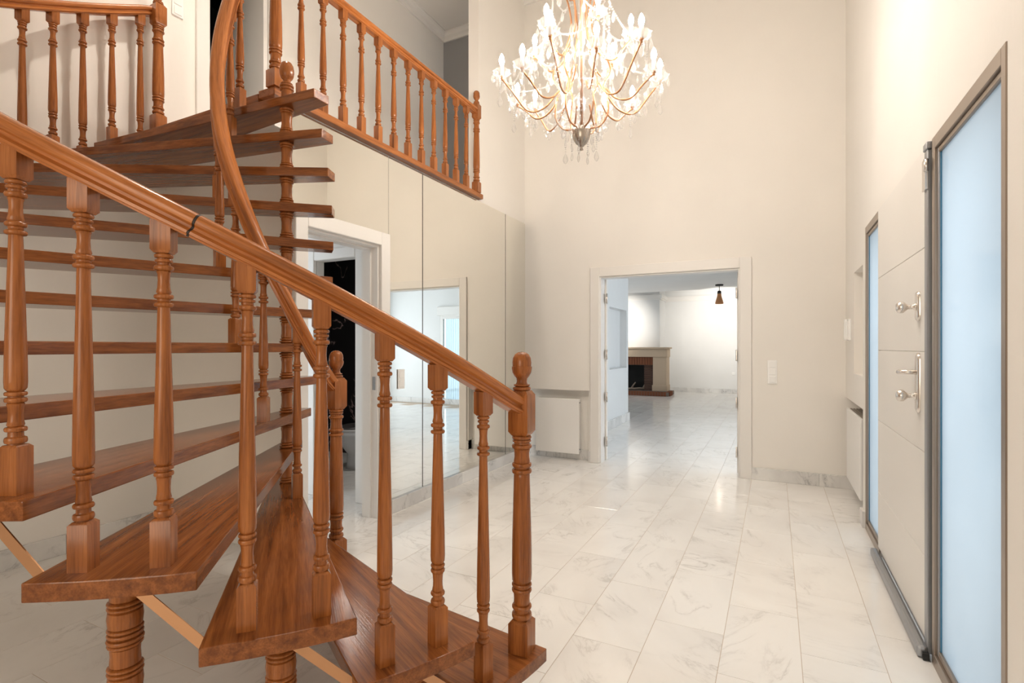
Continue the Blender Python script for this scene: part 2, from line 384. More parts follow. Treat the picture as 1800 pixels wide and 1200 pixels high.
# cloakroom behind the mirror wall: lobby, inner doorway, dark papered toilet
struct('wall_lobby', 'white', [(-4.9, -3.56, 3.27, 3.35, 0, 2.35), (-3.09, XM - T, 3.27, 3.35, 0, 2.35), (-3.56, -3.09, 3.27, 3.35, 2.03, 2.35)], 'white inner partition of the cloakroom', 'wall')
struct('wall_paper', 'paper', [(-4.9, XM - T, 4.72, 4.8, 0, 2.35), (-4.98, -4.9, 3.35, 4.8, 0, 2.35)], 'black floral wallpaper wall in the toilet', 'wall')
struct('ceiling_cloakroom', 'ceiling', [(-4.98, XM - T, YS + 0.12, 4.8, 2.35, 2.42)], 'low cloakroom ceiling', 'ceiling')
struct('wall_cloakroom_side', 'white', [(-4.98, -4.9, YS + 0.1, 3.35, 0, 2.35)], 'white side wall of the cloakroom', 'wall')
struct('trim_5', 'white', [(-3.09, -3.00, 3.235, 3.27, 0, 2.12), (-3.65, -3.56, 3.235, 3.27, 0, 2.12), (-3.56, -3.09, 3.235, 3.27, 2.03, 2.12)], 'white inner door casing before the black wallpaper', 'casing', 0.006)

# living room
LXW = -2.315
LZ = 2.78
struct('wall_living_left', 'living_wall', [(LXW - 0.12, LXW, YB + T, 6.45, 0, LZ), (LXW - 0.12, LXW, 6.45, 7.3, 2.04, LZ), (LXW - 0.12, LXW, 7.3, 7.95, 0, LZ), (LXW - 0.12, LXW, 7.95, 9.0, 1.92, LZ), (LXW - 0.12, LXW, 7.95, 9.0, 0, 0.93),
       (LXW - 0.12, LXW, 9.0, 9.11, 0, LZ), (LXW - 0.2, LXW - 0.12, 6.4, 9.11, 0, LZ)], 'cool white partition with a tall niche in the living room', 'wall')
struct('wall_living_far', 'living_wall', [(-6.0, 0.6, 15.6, 15.75, 0, LZ + 0.2), (-6.0, -2.87, 14.75, 15.6, 0, LZ + 0.2), (-6.1, -6.0, 9.0, 15.7, 0, LZ + 0.2), (-6.0, LXW - 0.1, 9.03, 9.11, 0, LZ)],
       'pale far wall and chimney breast of the living room', 'wall')
struct('wall_living_window', 'living_wall', [(0.05, 0.6, 9.8, 9.95, 0, LZ), (1.5, 3.1, 9.8, 9.95, 0, LZ), (0.6, 1.5, 9.8, 9.95, 2.2, LZ), (0.05, 0.2, 9.95, 15.6, 0, LZ)],
       'white living room wall with the window seen in the mirror', 'wall')
struct('wall_living_right', 'living_wall', [(3.0, 3.1, YB, 6.0, 0, LZ), (3.0, 3.1, 9.5, 9.9, 0, LZ), (3.0, 3.1, 6.0, 9.5, 2.6, LZ), (XR + 0.3, 3.1, YB, YB + T, 0, LZ)], 'living room side wall, beside an opening widened to let daylight in', 'wall')  # unseen opening, widened to brighten the living room
struct('ceiling_living', 'living_wall', [(-6.1, 3.1, YB + T, 14.2, LZ, LZ + 0.1), (-6.1, 0.6, 14.2, 15.75, LZ + 0.17, LZ + 0.27), (-6.1, 0.6, 14.2, 14.25, LZ, LZ + 0.2)], 'living room ceiling with a shallow raised edge before the far wall', 'ceiling')
bmc = boxes((-6.0, -2.80, 14.68, 14.75, LZ - 0.13, LZ - 0.03), (-2.87, -2.80, 14.75, 15.6, LZ - 0.13, LZ - 0.03), (-2.80, 0.05, 15.53, 15.6, LZ - 0.13, LZ - 0.03), (-6.0, -2.83, 14.71, 14.75, LZ - 0.17, LZ - 0.13), (-2.87, -2.83, 14.75, 15.6, LZ - 0.17, LZ - 0.13), (-2.83, 0.05, 15.56, 15.6, LZ - 0.17, LZ - 0.13))
tag(link('trim_6', mesh_from(bmc, 'trim_6'), 'white'), 'white cornice round the chimney breast in the living room', 'cornice', kind='structure')
struct('wall_upper_room', 'dark', [(-5.6, -5.5, 1.8, 4.2, ZF, ZC), (-5.5, XL - T, 1.7, 1.8, ZF, ZC), (-5.5, XL - T, 4.2, 4.3, ZF, ZC)], 'dark wall of the unlit upstairs room', 'wall')  # unlit room's darkness put into a near-black wall and ceiling colour
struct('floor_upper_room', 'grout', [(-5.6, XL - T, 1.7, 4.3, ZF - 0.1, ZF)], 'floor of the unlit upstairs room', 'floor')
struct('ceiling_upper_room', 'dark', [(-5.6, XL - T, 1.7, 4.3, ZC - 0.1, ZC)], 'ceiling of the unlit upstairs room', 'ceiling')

# ------------------------------------------------------------------ floor tiles
TW, TL_ = 0.30, 0.61
cells = []
for i in range(-17, 12):
    x0 = -0.204 + TW * i
    off = 0.50 if i % 2 == 0 else 0.20
    if i % 2 == 0: off = 0.52
    else: off = 0.21
    for j in range(-6, 27):
        y0 = off + TL_ * j + (-0.16)
        x1, y1 = x0 + TW, y0 + TL_
        cells.append((x0, x1, y0, y1))
def inroom(x, y):
    if YR < y < YB + 0.07: return XL < x < XR + 0.12 and not (x < XM and y > YS) or (-4.9 < x < XM + 0.3 and YS + 0.12 < y < 4.72)
    if y < 9.1: return LXW < x < 3.0
    return -6.0 < x < 0.05 and y < 15.6
from math import sin, cos, radians
ya = radians(YAW)
def cam_xy(x, y, z=0):
    d = -x * sin(ya) + y * cos(ya); l = x * cos(ya) + y * sin(ya)
    return d, 900 + FPX * l / max(d, 1e-3), 610.4 + FPX * (CAM_H - z) / max(d, 1e-3)
def vis(c):
    xm, ym = (c[0] + c[1]) / 2, (c[2] + c[3]) / 2
    d, px, py = cam_xy(xm, ym)
    if d < 0.6 or not (-120 < px < 1850) or py > 1330: return False
    if ym > YB + 0.07:      # only what the doorway shows
        return 1040 < px < 1320
    if xm < XM - 0.1 and ym > YS: return 560 < px < 660
    return True
tile_cache = {}
shown, rest = [], []
for c in cells:
    x0, x1, y0, y1 = c
    # clip to walls
    xm, ym = (x0 + x1) / 2, (y0 + y1) / 2
    if not (inroom(xm, ym) or inroom(x0 + 0.02, y0 + 0.02) or inroom(x1 - 0.02, y1 - 0.02) or inroom(x0 + .02, y1 - .02) or inroom(x1 - .02, y0 + .02)): continue
    (shown if vis(c) else rest).append(c)
shown.sort(key=lambda c: cam_xy((c[0] + c[1]) / 2, (c[2] + c[3]) / 2)[0])
rest += shown[300:]; shown = shown[:300]
def tile_mesh(w, l):
    k = (round(w, 3), round(l, 3))
    if k not in tile_cache:
        bm = boxes((-w / 2 + .0010, w / 2 - .0010, -l / 2 + .0010, l / 2 - .0010, -0.012, 0.0))
        bmesh.ops.recalc_face_normals(bm, faces=bm.faces)
        es = [e for e in bm.edges if all(v.co.z > -1e-6 for v in e.verts)]
        bmesh.ops.bevel(bm, geom=es, offset=0.0008, segments=1, affect='EDGES')
        me = mesh_from(bm, 'tile'); me.materials.append(M['marble']); tile_cache[k] = me
    return tile_cache[k]
for c in shown:
    x0, x1, y0, y1 = c
    link('tile', tile_mesh(x1 - x0, y1 - y0), None, floor, ((x0 + x1) / 2, (y0 + y1) / 2, random.uniform(-0.0002, 0.0002)))
bm = boxes(*[(c[0] + .0011, c[1] - .0011, c[2] + .0011, c[3] - .0011, -0.012, 0.0) for c in rest])
tag(link('tile_field', mesh_from(bm, 'tile_field'), 'marble', floor), kind='stuff')

# ------------------------------------------------------------------ skirting (marble lengths)
def skirt(name, label, runs):
    root = tag(empty(name, (0, 0, 0)), label, 'baseboard', kind='structure')
    for b in runs: box('skirting_slab', 'skirt', b, root, 0.002)
skirt('baseboard_mirror', 'white marble skirting under the mirrors', [(XM, XM + 0.03, 3.15 + 0.5 * k if k else 3.15, min(3.65 + 0.5 * k, YB), 0, 0.105) for k in range(5)])
skirt('baseboard_back', 'grey veined marble skirting right of the doorway', [(-0.205, 0.36, YB - 0.02, YB, 0, 0.115), (0.362, XR + .16, YB - 0.02, YB, 0, 0.115)])
skirt('baseboard_recess', 'marble skirting behind the radiator in the back wall', [(XM + .03, -1.86, YB + 0.07, YB + 0.09, 0, 0.115), (-1.86, -1.842, YB - 0.02, YB + .09, 0, 0.115)])
skirt('baseboard_stair', 'marble skirting along the wall under the stair', [(XL, XL + 0.02, YS - 0.6 * (k + 1), YS - 0.6 * k - 0.002, 0, 0.12) for k in range(8)])
skirt('baseboard_cloakroom', 'marble skirting on the wall behind the treads', [(XL + 0.02, -3.3, YS - 0.02, YS, 0, 0.12), (-3.298, XM, YS - 0.02, YS, 0, 0.12)])
skirt('baseboard_entrance', 'short marble skirting beside the entrance frame', [(XR - 0.02, XR, 4.42, 4.54, 0, 0.115)])
skirt('baseboard_living', 'marble skirting on the living room partition', [(LXW, LXW + 0.03, 7.35, 8.2, 0, 0.14), (LXW, LXW + 0.03, 8.202, 9.11, 0, 0.14)])
skirt('baseboard_far', 'marble skirting along the far living room wall', [(-2.86 + 0.6 * k, -2.26 + 0.6 * k - 0.003, 15.57, 15.6, 0, 0.12) for k in range(4)])
skirt('baseboard_living_window', 'marble skirting below the living room window wall', [(0.2 + 0.7 * k, 0.9 + 0.7 * k - 0.003, 9.77, 9.8, 0, 0.12) for k in range(4)])

# ------------------------------------------------------------------ doorway casings
def casing(name, label, axis, a0, a1, z1, plane, w, t, out):
    """architrave: two uprights and a head; axis is the wall's run, out the side it stands proud of"""
    root = tag(empty(name, (0, 0, 0)), label, 'casing', kind='structure')
    lo, hi = (plane, plane + t) if out > 0 else (plane - t, plane)
    def b(u0, u1, z0, zz): return (u0, u1, lo, hi, z0, zz) if axis == 'x' else (lo, hi, u0, u1, z0, zz)
    box('upright', 'white', b(a0 - w, a0, 0, z1 + w), root, 0.004); box('upright', 'white', b(a1, a1 + w, 0, z1 + w), root, 0.004)
    box('head', 'white', b(a0, a1, z1, z1 + w), root, 0.004)
    return root
r = casing('trim_7', 'white casing of the wide doorway to the living room', 'x', D0, D1, DZ, YB, 0.105, 0.022, -1)
box('lining', 'white', (D0, D0 + 0.015, YB, YB + T, 0, DZ), r); box('lining', 'white', (D1 - 0.015, D1, YB, YB + T, 0, DZ), r); box('lining', 'white', (D0 + .015, D1 - .015, YB, YB + T, DZ - 0.015, DZ), r)
r = casing('trim_8', 'white casing of the cloakroom door beside the mirror', 'y', B0, B1, BZ, XM, 0.098, 0.03, 1)
box('lining', 'white', (XM - T, XM, B0, B0 + 0.015, 0, BZ), r); jl = box('lining', 'white', (XM - T, XM, B1 - 0.015, B1, 0, BZ), r); box('lining', 'white', (XM - T, XM, B0 + .015, B1 - .015, BZ - 0.015, BZ), r)
box('door_stop', 'white', (XM - T, XM - 0.06, B1 - 0.028, B1 - 0.015, 0, BZ - .015), r); box('door_stop', 'white', (XM - T, XM - 0.06, B0 + .015, B1 - .028, BZ - 0.028, BZ - .015), r)
box('strike_plate', 'steel', (XM - 0.048, XM - 0.02, B1 - 0.0175, B1 - 0.015, 0.96, 1.06), r)
r = casing('trim_9', 'white casing of the upstairs bedroom door', 'y', U0, U1, UZ, XL, 0.105, 0.02, 1)
for ch in list(r.children):
    for v in ch.data.vertices:
        if v.co.z < 2.0: v.co.z += ZF
# open upstairs door leaf
dl = tag(empty('door_1', (XL - 0.05, U1, ZF)), 'pale door leaf standing open upstairs', 'door', kind='structure')
box('leaf', 'white', (XL - 0.60, XL - 0.04, U1 - 0.045, U1 - 0.005, ZF, UZ - 0.01), dl, 0.003)
# dark wardrobe seen through the upstairs door
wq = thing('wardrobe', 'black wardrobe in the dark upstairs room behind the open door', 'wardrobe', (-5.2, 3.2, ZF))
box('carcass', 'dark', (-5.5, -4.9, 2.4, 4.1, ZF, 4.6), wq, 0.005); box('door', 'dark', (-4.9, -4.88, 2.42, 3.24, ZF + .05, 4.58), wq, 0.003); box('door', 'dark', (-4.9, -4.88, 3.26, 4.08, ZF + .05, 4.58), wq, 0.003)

# living room double door, both leaves folded back against the wall behind
for nm, x0, x1, xe, lab in (('door_2', D0 - 0.66, D0 + 0.035, D0 + 0.035, 'left white leaf of the living room double door, folded back'), ('door_3', D1 - 0.035, D1 + 0.66, D1 - 0.035, 'right white leaf of the living room double door, folded back')):
    d = tag(empty(nm, (xe, YB + T + .03, 0)), lab, 'door', kind='structure')
    box('leaf', 'white', (x0, x1, YB + T + 0.012, YB + T + 0.052, 0.008, DZ - 0.012), d, 0.003)
    for z in (0.22, 0.72, 1.2, 1.83):
        bm = bmesh.new(); sx = 1 if nm == 'door_2' else -1
        lathe(bm, [(0.007, -0.055), (0.007, 0.055)], 8, xe + sx * 0.006, YB + T + 0.004, z)
        bbox(bm, xe - 0.002, xe + 0.002, YB + T - 0.03, YB + T + 0.04, z - 0.05, z + 0.05)
        link('hinge', mesh_from(bm, 'hinge'), 'chrome', d)
# partition doorway casing in the living room
r = casing('trim_10', 'white casing of the inner living room door', 'y', 6.45, 7.3, 2.04, LXW, 0.09, 0.02, 1)

# ------------------------------------------------------------------ mirrors
def mirror(y0, y1, z0, z1, label):
    t = thing('wall_mirror', label, 'mirror', (XM, (y0 + y1) / 2, z0), 'mirror panels on the wall below the gallery')
    box('glass', 'mirror', (XM + 0.002, XM + 0.008, y0, y1, z0, z1), t)
    box('backing', 'seam', (XM, XM + 0.002, y0, y1, z0, z1), t)
mirror(YS + 0.002, 3.128, BZ + 0.1, 2.745, 'mirror panel above the cloakroom door casing')
mirror(3.132, 3.556, 0.107, 2.745, 'narrow mirror panel right beside the cloakroom door')
mirror(3.568, 5.06, 0.107, 2.745, 'wide mirror panel below the gallery balustrade end')
mirror(5.072, YB - 0.002, 0.107, 2.745, 'narrow mirror panel in the corner by the back wall')
for k, y in enumerate((3.562, 5.066)):
    tag(box('mirror_strip', 'seam', (XM, XM + 0.006, y - 0.006, y + 0.006, 0.107, 2.745)), ('dark seam strip between the two mirrors nearer the door', 'dark seam strip between the mirrors in the corner')[k], 'strip', 'mirror seam strips')

# ------------------------------------------------------------------ switches
def switch(name, label, origin, axis, out, n, w=0.082, vertical=True, big=0.071):
    """n rockers stacked in a plate; axis = wall run, out = direction off the wall"""
    ox, oy, oz = origin; h = big * n + 0.012
    t = thing(name, label, 'switch', (ox, oy, oz - h / 2), None)
    def b(u0, u1, d0, d1, z0, z1):
        d0, d1 = sorted((d0 * out, d1 * out))
        return (ox + u0, ox + u1, oy + d0, oy + d1, oz + z0, oz + z1) if axis == 'x' else (ox + d0, ox + d1, oy + u0, oy + u1, oz + z0, oz + z1)
    box('plate', 'plastic', b(-w / 2, w / 2, 0, 0.009, -h / 2, h / 2), t, 0.002)
    for k in range(n):
        z = -h / 2 + 0.006 + big * (k + 0.5)
        box('rocker', 'plastic', b(-w / 2 + 0.013, w / 2 - 0.013, 0.009, 0.0135, z - big / 2 + 0.008, z + big / 2 - 0.008), t, 0.0015)
switch('light_switch', 'white triple light switch plate right of the doorway', (-0.025, YB, 1.045), 'x', -1, 3)
switch('light_switch', 'white double light switch fixed on the mirror by the cloakroom door', (XM + 0.008, 3.275, 1.03), 'y', 1, 2)
switch('light_switch', 'white light switch plate on the upstairs wall by the newel', (XL, 2.31, 3.80), 'y', 1, 2)
switch('light_switch', 'small white switch low on the far living room wall', (-1.03, 15.6, 0.55), 'x', -1, 1)
th = thing('intercom', 'slim white intercom handset on the wall beside the niche', 'intercom', (XR, 5.24, 1.34))
box('base', 'plastic', (XR - 0.02, XR, 5.20, 5.29, 1.34, 1.52), th, 0.003); box('handset', 'plastic', (XR - 0.045, XR - 0.02, 5.25, 5.29, 1.34, 1.52), th, 0.006); box('cover', 'plastic', (XR - 0.032, XR - 0.02, 5.20, 5.247, 1.345, 1.5), th, 0.003)

# ------------------------------------------------------------------ radiators
rd = thing('radiator', 'flat white panel radiator left of the doorway', 'radiator', (-2.2, YB, 0.08))
box('front_panel', 'radiator', (-2.50, -1.965, YB - 0.035, YB - 0.015, 0.08, 0.70), rd, 0.006, 2)
box('body', 'radiator', (-2.49, -1.975, YB - 0.015, YB + 0.05, 0.095, 0.692), rd, 0.004)
box('top_grille', 'grille', (-2.48, -1.985, YB - 0.012, YB + 0.045, 0.692, 0.697), rd)
for z in (0.125, 0.655):
    bm = bmesh.new(); lathe(bm, [(0.009, -0.004), (0.009, 0.004)], 10)
    bmesh.ops.rotate(bm, verts=bm.verts, cent=(0, 0, 0), matrix=Matrix.Rotation(PI / 2, 3, 'Y')); bmesh.ops.translate(bm, verts=bm.verts, vec=(-1.972, YB + 0.015, z))
    link('end_plug', mesh_from(bm, 'end_plug'), 'steel', rd)
for x in (-2.3, -2.1): box('bracket', 'steel', (x - .02, x + .02, YB + .05, YB + .09, 0.3, 0.6), rd)
rd = thing('radiator', 'white panel radiator with pierced top below the entrance niche', 'radiator', (XR + .05, 5.0, 0.14))
box('front_panel', 'radiator', (XR - 0.012, XR + 0.008, 4.60, 5.40, 0.145, 0.752), rd, 0.006, 2)
box('body', 'radiator', (XR + 0.008, XR + 0.10, 4.61, 5.39, 0.155, 0.742), rd, 0.004)
gb = boxes((XR + 0.009, XR + 0.10, 4.612, 5.388, 0.742, 0.744))
for k in range(62):
    y = 4.616 + 0.0125 * k
    for i in range(4): bbox(gb, XR + 0.013 + 0.022 * i, XR + 0.027 + 0.022 * i, y, y + 0.006, 0.744, 0.750)
link('top_grille', mesh_from(gb, 'top_grille'), 'grille', rd)
for y in (4.8, 5.2): box('bracket', 'steel', (XR + .10, XR + .16, y - .02, y + .02, 0.3, 0.6), rd)

# small clay ornament in the niche
orn = thing('clay_ornament', 'tiny orange clay ornament in the entrance niche', 'ornament', (XR + 0.05, 4.60, 1.066))
bm = bmesh.new(); lathe(bm, [(0, 0), (0.016, 0), (0.024, 0.012), (0.02, 0.03), (0.011, 0.04), (0.014, 0.047), (0, 0.05)], 12, XR + 0.05, 4.60, 1.066)
link('body', mesh_from(bm, 'body'), 'orange', orn)
bm = bmesh.new(); lathe(bm, [(0, 0), (0.008, 0), (0.009, 0.012), (0, 0.018)], 8, XR + 0.03, 4.575, 1.066)
link('foot', mesh_from(bm, 'foot'), 'lid', orn)

# ------------------------------------------------------------------ entrance: frames, frosted sidelights, door
FX = XR - 0.004
def sidelight(nm, y0, y1, label, mullion):
    w = tag(empty(nm, (XR, (y0 + y1) / 2, 0)), label, 'window', kind='structure')
    f = 0.034
    box('stile', 'frame', (FX, FX + 0.10, y0, y0 + f, 0, EZ), w, 0.002); box('stile', 'frame', (FX, FX + 0.10, y1 - f, y1, 0, EZ), w, 0.002)
    box('head', 'frame', (FX, FX + 0.10, y0 + f, y1 - f, EZ - 0.05, EZ), w, 0.002); box('sill', 'frame', (FX, FX + 0.10, y0 + f, y1 - f, 0, 0.05), w, 0.002)
    g0, g1 = y0 + f, y1 - f
    for nm2, b in (('bead', (g0, g0 + 0.016)), ('bead', (g1 - 0.016, g1))):
        box(nm2, 'steel', (FX + 0.010, FX + 0.04, b[0], b[1], 0.05, EZ - 0.05), w, 0.003)
    box('bead', 'frame', (FX + 0.010, FX + 0.04, g0 + .016, g1 - .016, EZ - 0.072, EZ - 0.05), w, 0.003); box('bead', 'frame', (FX + 0.010, FX + 0.04, g0 + .016, g1 - .016, 0.05, 0.075), w, 0.003)
    g = 0.016
    for b in ((g0 + g, g0 + g + 0.006, 0.075, EZ - 0.072), (g1 - g - 0.006, g1 - g, 0.075, EZ - 0.072)):
        box('gasket', 'glass_edge', (FX + 0.016, FX + 0.030, b[0], b[1], b[2], b[3]), w)
    box('pane', 'frost', (FX + 0.020, FX + 0.028, g0 + g + .006, g1 - g - .006, 0.075, EZ - 0.072), w)
    return w
w1 = sidelight('window_1', E0, 2.652, 'wide frosted glass sidelight right of the entrance door', True)
w2 = sidelight('window_2', 3.852, E1, 'narrow frosted glass sidelight left of the entrance door', False)
dr = tag(empty('door_4', (XR, 3.25, 0)), 'white grooved entrance door with chrome handle between the sidelights', 'door', kind='structure')
DY0, DY1 = 2.722, 3.848
zs = [0.062, 0.403, 0.838, 1.262, 1.70, EZ - 0.006]
for a, b in zip(zs, zs[1:]): box('panel', 'door_white', (FX - 0.006, FX + 0.012, DY0, DY1, a + 0.0008, b - 0.0008), dr, 0.0018)
box('core', 'door_white', (FX + 0.008, FX + 0.06, DY0, DY1, 0.02, EZ - 0.004), dr)
box('edge_strip', 'steel', (FX - 0.010, FX + 0.05, 2.678, DY0, 0.02, EZ - 0.03), dr, 0.004)
box('edge_cap', 'steel', (FX - 0.014, FX + 0.05, 2.672, DY0 + .004, EZ - 0.03, EZ), dr, 0.003)
box('gap_seal', 'black', (FX + 0.01, FX + 0.05, 2.656, 2.676, 0.0, EZ), dr)
bm = boxes((FX - 0.018, FX - 0.008, 2.672, 2.722, 1.93, 2.055)); bevel(bm, 0.004)
link('closer_plate', mesh_from(bm, 'closer_plate'), 'chrome', dr)
bm = bmesh.new(); lathe(bm, [(0.0085, 0), (0.0085, 0.05)], 10, FX - 0.016, 2.664, 2.0); link('hinge_barrel', mesh_from(bm, 'hinge_barrel'), 'chrome', dr)
box('weather_bar', 'steel', (FX - 0.045, FX - 0.008, 2.67, 3.86, 0.003, 0.05), dr, 0.012, 2)
box('bar_end', 'black', (FX - 0.028, FX - 0.006, 2.655, 2.70, 0.003, 0.03), dr)
for z in (0.36, 1.93): box('hinge', 'steel', (FX + 0.012, FX + 0.05, 3.85, 3.885, z - 0.07, z + 0.07), dr, 0.004)
def rose(z0, z1, y=2.825, w=0.026):
    bm = bmesh.new(); n = 10; v0 = []; v1 = []; v2 = []
    ring = [(w * cos(PI * k / n), z1 - w + w * sin(PI * k / n)) for k in range(n + 1)] + [(-w * cos(PI * k / n), z0 + w - w * sin(PI * k / n)) for k in range(n + 1)]
    for u, z in ring:
        v0.append(bm.verts.new((FX - 0.006, y + u, z))); v1.append(bm.verts.new((FX - 0.014, y + u, z)))
        v2.append(bm.verts.new((FX - 0.019, y + u * 0.72, (z0 + z1) / 2 + (z - (z0 + z1) / 2) * 0.93)))
    for A, B in ((v0, v1), (v1, v2)):
        for k in range(len(ring)): bm.faces.new((A[k], A[(k + 1) % len(ring)], B[(k + 1) % len(ring)], B[k])).smooth = True
    bm.faces.new(v2)
    return link('rose', mesh_from(bm, 'rose'), 'chrome', dr)
def knob(z, parent, y=2.825):
    bm = bmesh.new()
    lathe(bm, [(0.016, 0), (0.016, 0.006), (0.010, 0.012), (0.010, 0.03), (0.016, 0.036), (0.025, 0.046), (0.0265, 0.056), (0.024, 0.066), (0.015, 0.072), (0, 0.074)], 18)
    bmesh.ops.rotate(bm, verts=bm.verts, cent=(0, 0, 0), matrix=Matrix.Rotation(-PI / 2, 3, 'Y')); bmesh.ops.translate(bm, verts=bm.verts, vec=(FX - 0.017, y, z))
    link('knob', mesh_from(bm, 'knob'), 'chrome', parent)
r1 = rose(1.395, 1.525); knob(1.457, r1)
r2 = rose(0.995, 1.255); knob(1.068, r2)
bm = bmesh.new()
tube(bm, [(FX - 0.015, 2.825, 1.172), (FX - 0.05, 2.826, 1.172), (FX - 0.066, 2.835, 1.172), (FX - 0.072, 2.86, 1.171), (FX - 0.068, 2.90, 1.168), (FX - 0.06, 2.94, 1.166), (FX - 0.048, 2.955, 1.166)], [0.010, 0.010, 0.0105, 0.0105, 0.010, 0.0085, 0.005], 10)
link('lever', mesh_from(bm, 'lever'), 'chrome', r2)

# ------------------------------------------------------------------ spiral staircase
PX, PY = -2.334, 1.939
RISE, STEP = 0.1859, 13.15
RT, RB, RI = 1.605, 1.536, 0.325
NT = 14
stair = thing('spiral_staircase', 'varnished wooden spiral staircase with open treads and turned balusters', 'staircase', (PX, PY, 0))
def pol(r, a, z=0): return (PX + r * cos(radians(a)), PY + r * sin(radians(a)), z)
def front(n): return -7.0 - 13.27 * (n - 1) if n <= 4 else -59.8 - 12.71 * (n - 5)
def centre(n): return front(n) - STEP / 2
TH = 0.046
def tread_mesh():
    """local x runs outward from the pole, +y is the leading edge"""
    wo, s0 = RT * sin(radians(STEP / 2)), -0.235
    wf = 0.048 + (wo - 0.048) * s0 / RT; wb_ = 0.085 + (wo - 0.085) * s0 / RT
    pts = [(s0, wf)]
    ha = STEP / 2
    for k in range(7):
        a = radians(ha - STEP * k / 6); pts.append((RT * cos(a), RT * sin(a)))
    pts.append((s0, -wb_))
    bm = bmesh.new()
    lo = [bm.verts.new((x, y, -TH)) for x, y in pts]; hi = [bm.verts.new((x, y, 0)) for x, y in pts]
    bm.faces.new(lo[::-1]); bm.faces.new(hi)
    for k in range(len(pts)):
        j = (k + 1) % len(pts); bm.faces.new((lo[k], lo[j], hi[j], hi[k]))
    bmesh.ops.recalc_face_normals(bm, faces=bm.faces)
    bevel(bm, 0.0035, 2, 30)
    me = mesh_from(bm, 'tread'); me.materials.append(M['wood_x'])
    return me
tm = tread_mesh()
for n in range(1, NT + 1):
    link('tread', tm, None, stair, (PX, PY, RISE * n), (0, 0, radians(centre(n))))
# --- turned profiles
def bead(r0, r1, z, h):   # rounded ring from z to z+h between two sharp nicks
    return [(r0 * 0.95, z), (r0 + (r1 - r0) * 0.72, z + h * 0.12), (r1 * 0.985, z + h * 0.3), (r1, z + h * 0.5), (r1 * 0.985, z + h * 0.7), (r0 + (r1 - r0) * 0.72, z + h * 0.88), (r0 * 0.95, z + h)]
def crisp(me, ang=42):
    me.set_sharp_from_angle(angle=math.radians(ang)); return me
bal_cache = {}
def baluster_mesh(h):
    """45 mm stock, base block, turned shaft, top block up to height h"""
    h = round(h / 0.004) * 0.004
    if h in bal_cache: return bal_cache[h]
    bb = 0.118; tb = max(h - 0.080, 0.5)      # turned section from bb to tb
    f = tb - bb
    bm = bmesh.new()
    square(bm, 0.0225, 0, bb, 0.007, True, False)
    p = [(0.016, bb - 0.001)]
    p += bead(0.0165, 0.0220, bb + 0.002, 0.017) + [(0.0150, bb + 0.022), (0.0150, bb + 0.026)] + bead(0.0155, 0.0218, bb + 0.030, 0.013)
    p += [(0.0170, bb + 0.047), (0.0150, bb + 0.058), (0.0145, bb + 0.072), (0.0155, bb + 0.090), (0.0170, bb + 0.097)]
    p += bead(0.0160, 0.0218, bb + 0.100, 0.013) + bead(0.0160, 0.0218, bb + 0.116, 0.011)
    s0 = bb + 0.130
    s1 = tb - 0.135
    p += [(0.0180, s0), (0.0212, s0 + 0.005), (0.0222, s0 + 0.02), (0.0212, s0 + (s1 - s0) * 0.25), (0.0182, s0 + (s1 - s0) * 0.55), (0.0145, s0 + (s1 - s0) * 0.9), (0.0136, s1)]
    p += bead(0.0140, 0.0218, s1 + 0.002, 0.013) + [(0.0150, s1 + 0.018)] + bead(0.0150, 0.0214, s1 + 0.022, 0.013) + [(0.0165, s1 + 0.040)]
    p += [(0.0140, s1 + 0.050), (0.0130, s1 + 0.068), (0.0140, s1 + 0.085), (0.0160, s1 + 0.090)]
    p += bead(0.0150, 0.0218, s1 + 0.092, 0.014) + [(0.0150, s1 + 0.109)] + bead(0.0150, 0.0195, s1 + 0.112, 0.009) + bead(0.0150, 0.0208, s1 + 0.123, 0.011) + [(0.016, tb + 0.001)]
    lathe(bm, p, 18)
    square(bm, 0.0225, tb, h, 0.008, False, True)
    me = crisp(mesh_from(bm, 'baluster')); me.materials.append(M['wood_z']); bal_cache[h] = me
    return me
